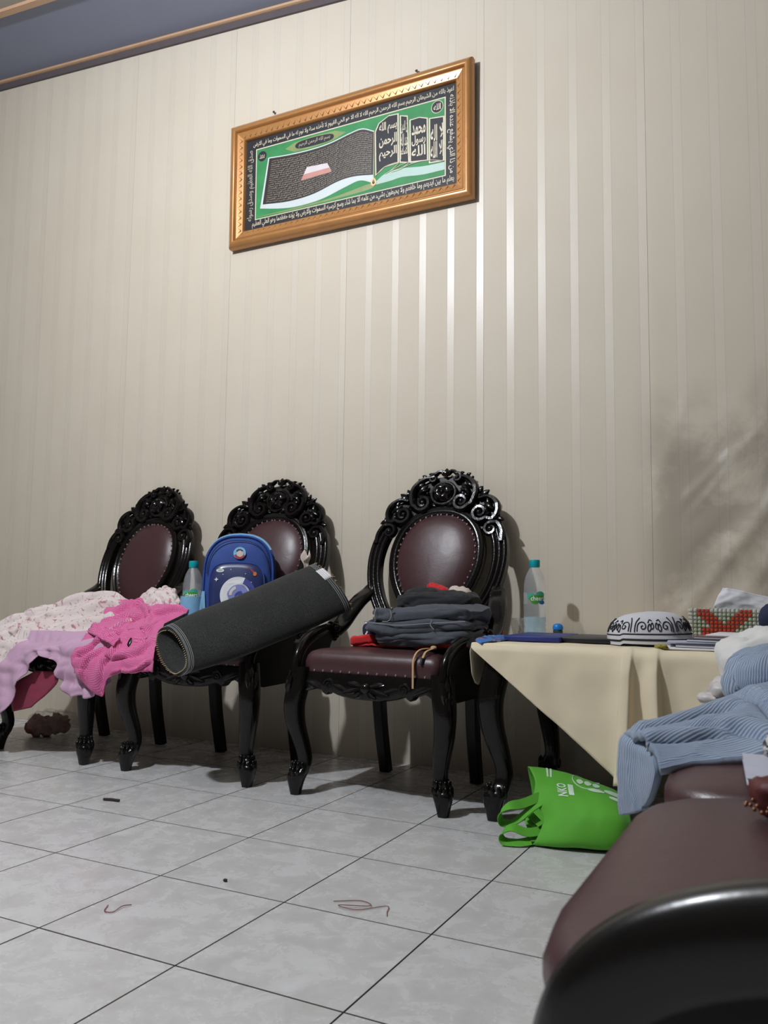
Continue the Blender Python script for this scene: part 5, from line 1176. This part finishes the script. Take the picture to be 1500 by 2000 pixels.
# ------------------------------------------------------------------ clothes and odds and ends on the sofa
jn = thing('striped_jeans', 'light blue finely striped trousers thrown over the front of the sofa', 'clothing')
JL = np.array([[(0.976, 0.06, 0.399), (1.016, 0.12, 0.412), (1.068, 0.25, 0.426), (1.118, 0.33, 0.453), (1.18, 0.36, 0.48)],
    [(1.004, 0.0, 0.401), (1.045, 0.05, 0.411), (1.086, 0.12, 0.421), (1.132, 0.17, 0.438), (1.184, 0.19, 0.456)],
    [(1.027, -0.04, 0.394), (1.06, -0.02, 0.399), (1.096, 0.02, 0.405), (1.139, 0.05, 0.416), (1.186, 0.06, 0.43)],
    [(1.038, -0.065, 0.383), (1.069, -0.055, 0.391), (1.106, -0.05, 0.398), (1.147, -0.04, 0.408), (1.187, -0.03, 0.416)]])
def plump(G):
    n, m = G.shape[:2]
    for i in range(n):
        for j in range(m): G[i, j, 2] += .010 * math.sin(math.pi * i / (n - 1)) - .002; G[i, j, 1] -= .006 * math.sin(math.pi * min(1, 1.4 * i / (n - 1)))
    return G
cloth('trouser_leg', JL[:, ::-1], 'cord_denim', jn, 16, 16, .010, .006, 9, 4, (.6, 1.0), plump, True, [(.10, .70, .32, .25, .009, .05), (.25, .75, .62, .45, .008, .06), (.45, .3, .9, .15, .009, .06), (.5, .65, .95, .5, .007, .06)])
cloth('hanging_leg', np.vstack([[[(1.01, .075, .402), (1.035, .03, .400), (1.062, -.03, .396)]], np.array([[(0.976, 0.06, 0.398), (1.001, 0.02, 0.396), (1.031, -0.035, 0.396)],
    [(0.97, 0.05, 0.372), (0.997, 0.02, 0.374), (1.032, -0.045, 0.376)],
    [(0.97, 0.05, 0.334), (0.994, 0.02, 0.34), (1.02, -0.02, 0.345)],
    [(0.972, 0.05, 0.302), (0.988, 0.03, 0.31), (1.008, 0.0, 0.324)]])])[:, ::-1], 'cord_denim', jn, 14, 14, .008, .003, 12, 7)
puff('waist', (1.150, .375, .452), (.085, .105, .050), 'cord_denim', jn, (.8, .8), .020, 9, 3, .3, 70, 40, floor=.402)
wg = thing('white_shirt', 'white knitted shirt bunched behind the striped trousers on the sofa', 'clothing'); puff('shirt_bunch', (1.125, .585, .452), (.088, .105, .066), 'white_cloth', wg, (.8, .8), .020, 15, 5, .2, floor=.402)
puff('shirt_bunch', (1.17, .68, .44), (.08, .07, .045), 'white_cloth', wg, (.8, .8), .020, 15, 8, .2, floor=.402)
st = thing('satin_camisole', 'pale satin garment balled up at the sofa edge left of the white shirt', 'clothing')
puff('satin_fold', (1.066, .455, .424), (.030, .040, .016), 'satin', st, (.9, .9), .012, 40, 3, .5); puff('satin_fold', (1.042, .450, .409), (.024, .022, .010), 'satin', st, (.9, .9), .004, 50, 5, -.4); puff('satin_fold', (1.090, .475, .420), (.035, .040, .019), 'satin', st, (.9, .9), .012, 40, 8)
ny = thing('navy_jumper', 'dark navy jumper on top of the white shirt at the right edge', 'clothing')
puff('jumper_fold', (1.150, .700, .535), (.045, .060, .036), 'navy_cloth', ny, (.8, .8), .014, 22, 3); puff('jumper_fold', (1.148, .655, .492), (.040, .045, .024), 'navy_cloth', ny, (.8, .8), .014, 22, 6)
slabthing('notebook', 'white paged notebook lying on the sofa seat next to the dark lace', 'notebook', 1.128, 1.29, -.178, -.045, .403, .410, 'paper_grey', .1, None, 'paper')
tag(puff('lace_cloth', (1.182, -.115, .428), (.036, .040, .017), 'lace', None, (.9, .9), .010, 60, 4, .4), 'crumpled black and white lace lying on the notebook', 'cloth')
pz = thing('beaded_purse', 'small dark red purse with a beaded edge on the near sofa seat', 'purse', (1.192, -.275, .403))
puff('purse_body', (0, 0, .014), (.048, .030, .014), 'purse', pz, (.6, .6), .006, 50, 3, .2)
stuff(mk('bead_trim', join([ell((-.050 + .004 * math.sin(k * 2.2) + .0016 * k, -.024 + .010 * math.cos(k * .45) - .004, .008 + .003 * math.sin(k * 1.7)), .0017, 7, 5) for k in range(44)]), 'bead_gold', pz))

# ------------------------------------------------------------------ odds and ends on the floor
pb = thing('plastic_parcel', 'brown lumps in a clear plastic bag under the leftmost chair', 'plastic bag', (-1.47, 1.29, 0))
puff('parcel_lump', (-.035, -.005, .040), (.046, .040, .038), 'brown_lump', pb, (.8, .8), .020, 26, 2); puff('parcel_lump', (.030, .030, .048), (.042, .036, .034), 'brown_lump', pb, (.8, .8), .020, 26, 5)
puff('clear_film', (.030, .015, .052), (.125, .075, .050), 'film', pb, (.9, .9), .022, 24, 4)
tag(puff('red_scrap', (.372, 1.235, .016), (.018, .016, .015), 'crimson', None, (.9, .9), .006, 60, 3), 'small dark red scrap on the floor behind the table leg', 'scrap')
tag(mk('short_stick', tube([(-.548, .682, .004), (-.525, .688, .005), (-.500, .692, .004)], .0035, 8), 'wood_stick'), 'short dark stick lying on the floor tiles at left', 'stick')
tag(cord('curled_thread', [(.030, .128, .002), (.045, .105, .002), (.062, .108, .002), (.058, .135, .003), (.066, .150, .002)], .0008, 'thread'), 'single curled brown thread on the tiles at lower left', 'thread')
tag(cord('tangled_thread', [(.380, .345, .002), (.425, .372, .002), (.452, .355, .003), (.400, .328, .004), (.440, .330, .002), (.478, .372, .002), (.492, .345, .002), (.50, .330, .002)], .0007, 'thread'), 'loose tangle of brown thread on the tiles at centre', 'thread')
tag(mk('crumb', ell((.136, .335, .003), (.005, .004, .003), 8, 6), 'wood_stick'), 'tiny dark crumb on the tiles in the middle of the floor', 'crumb')
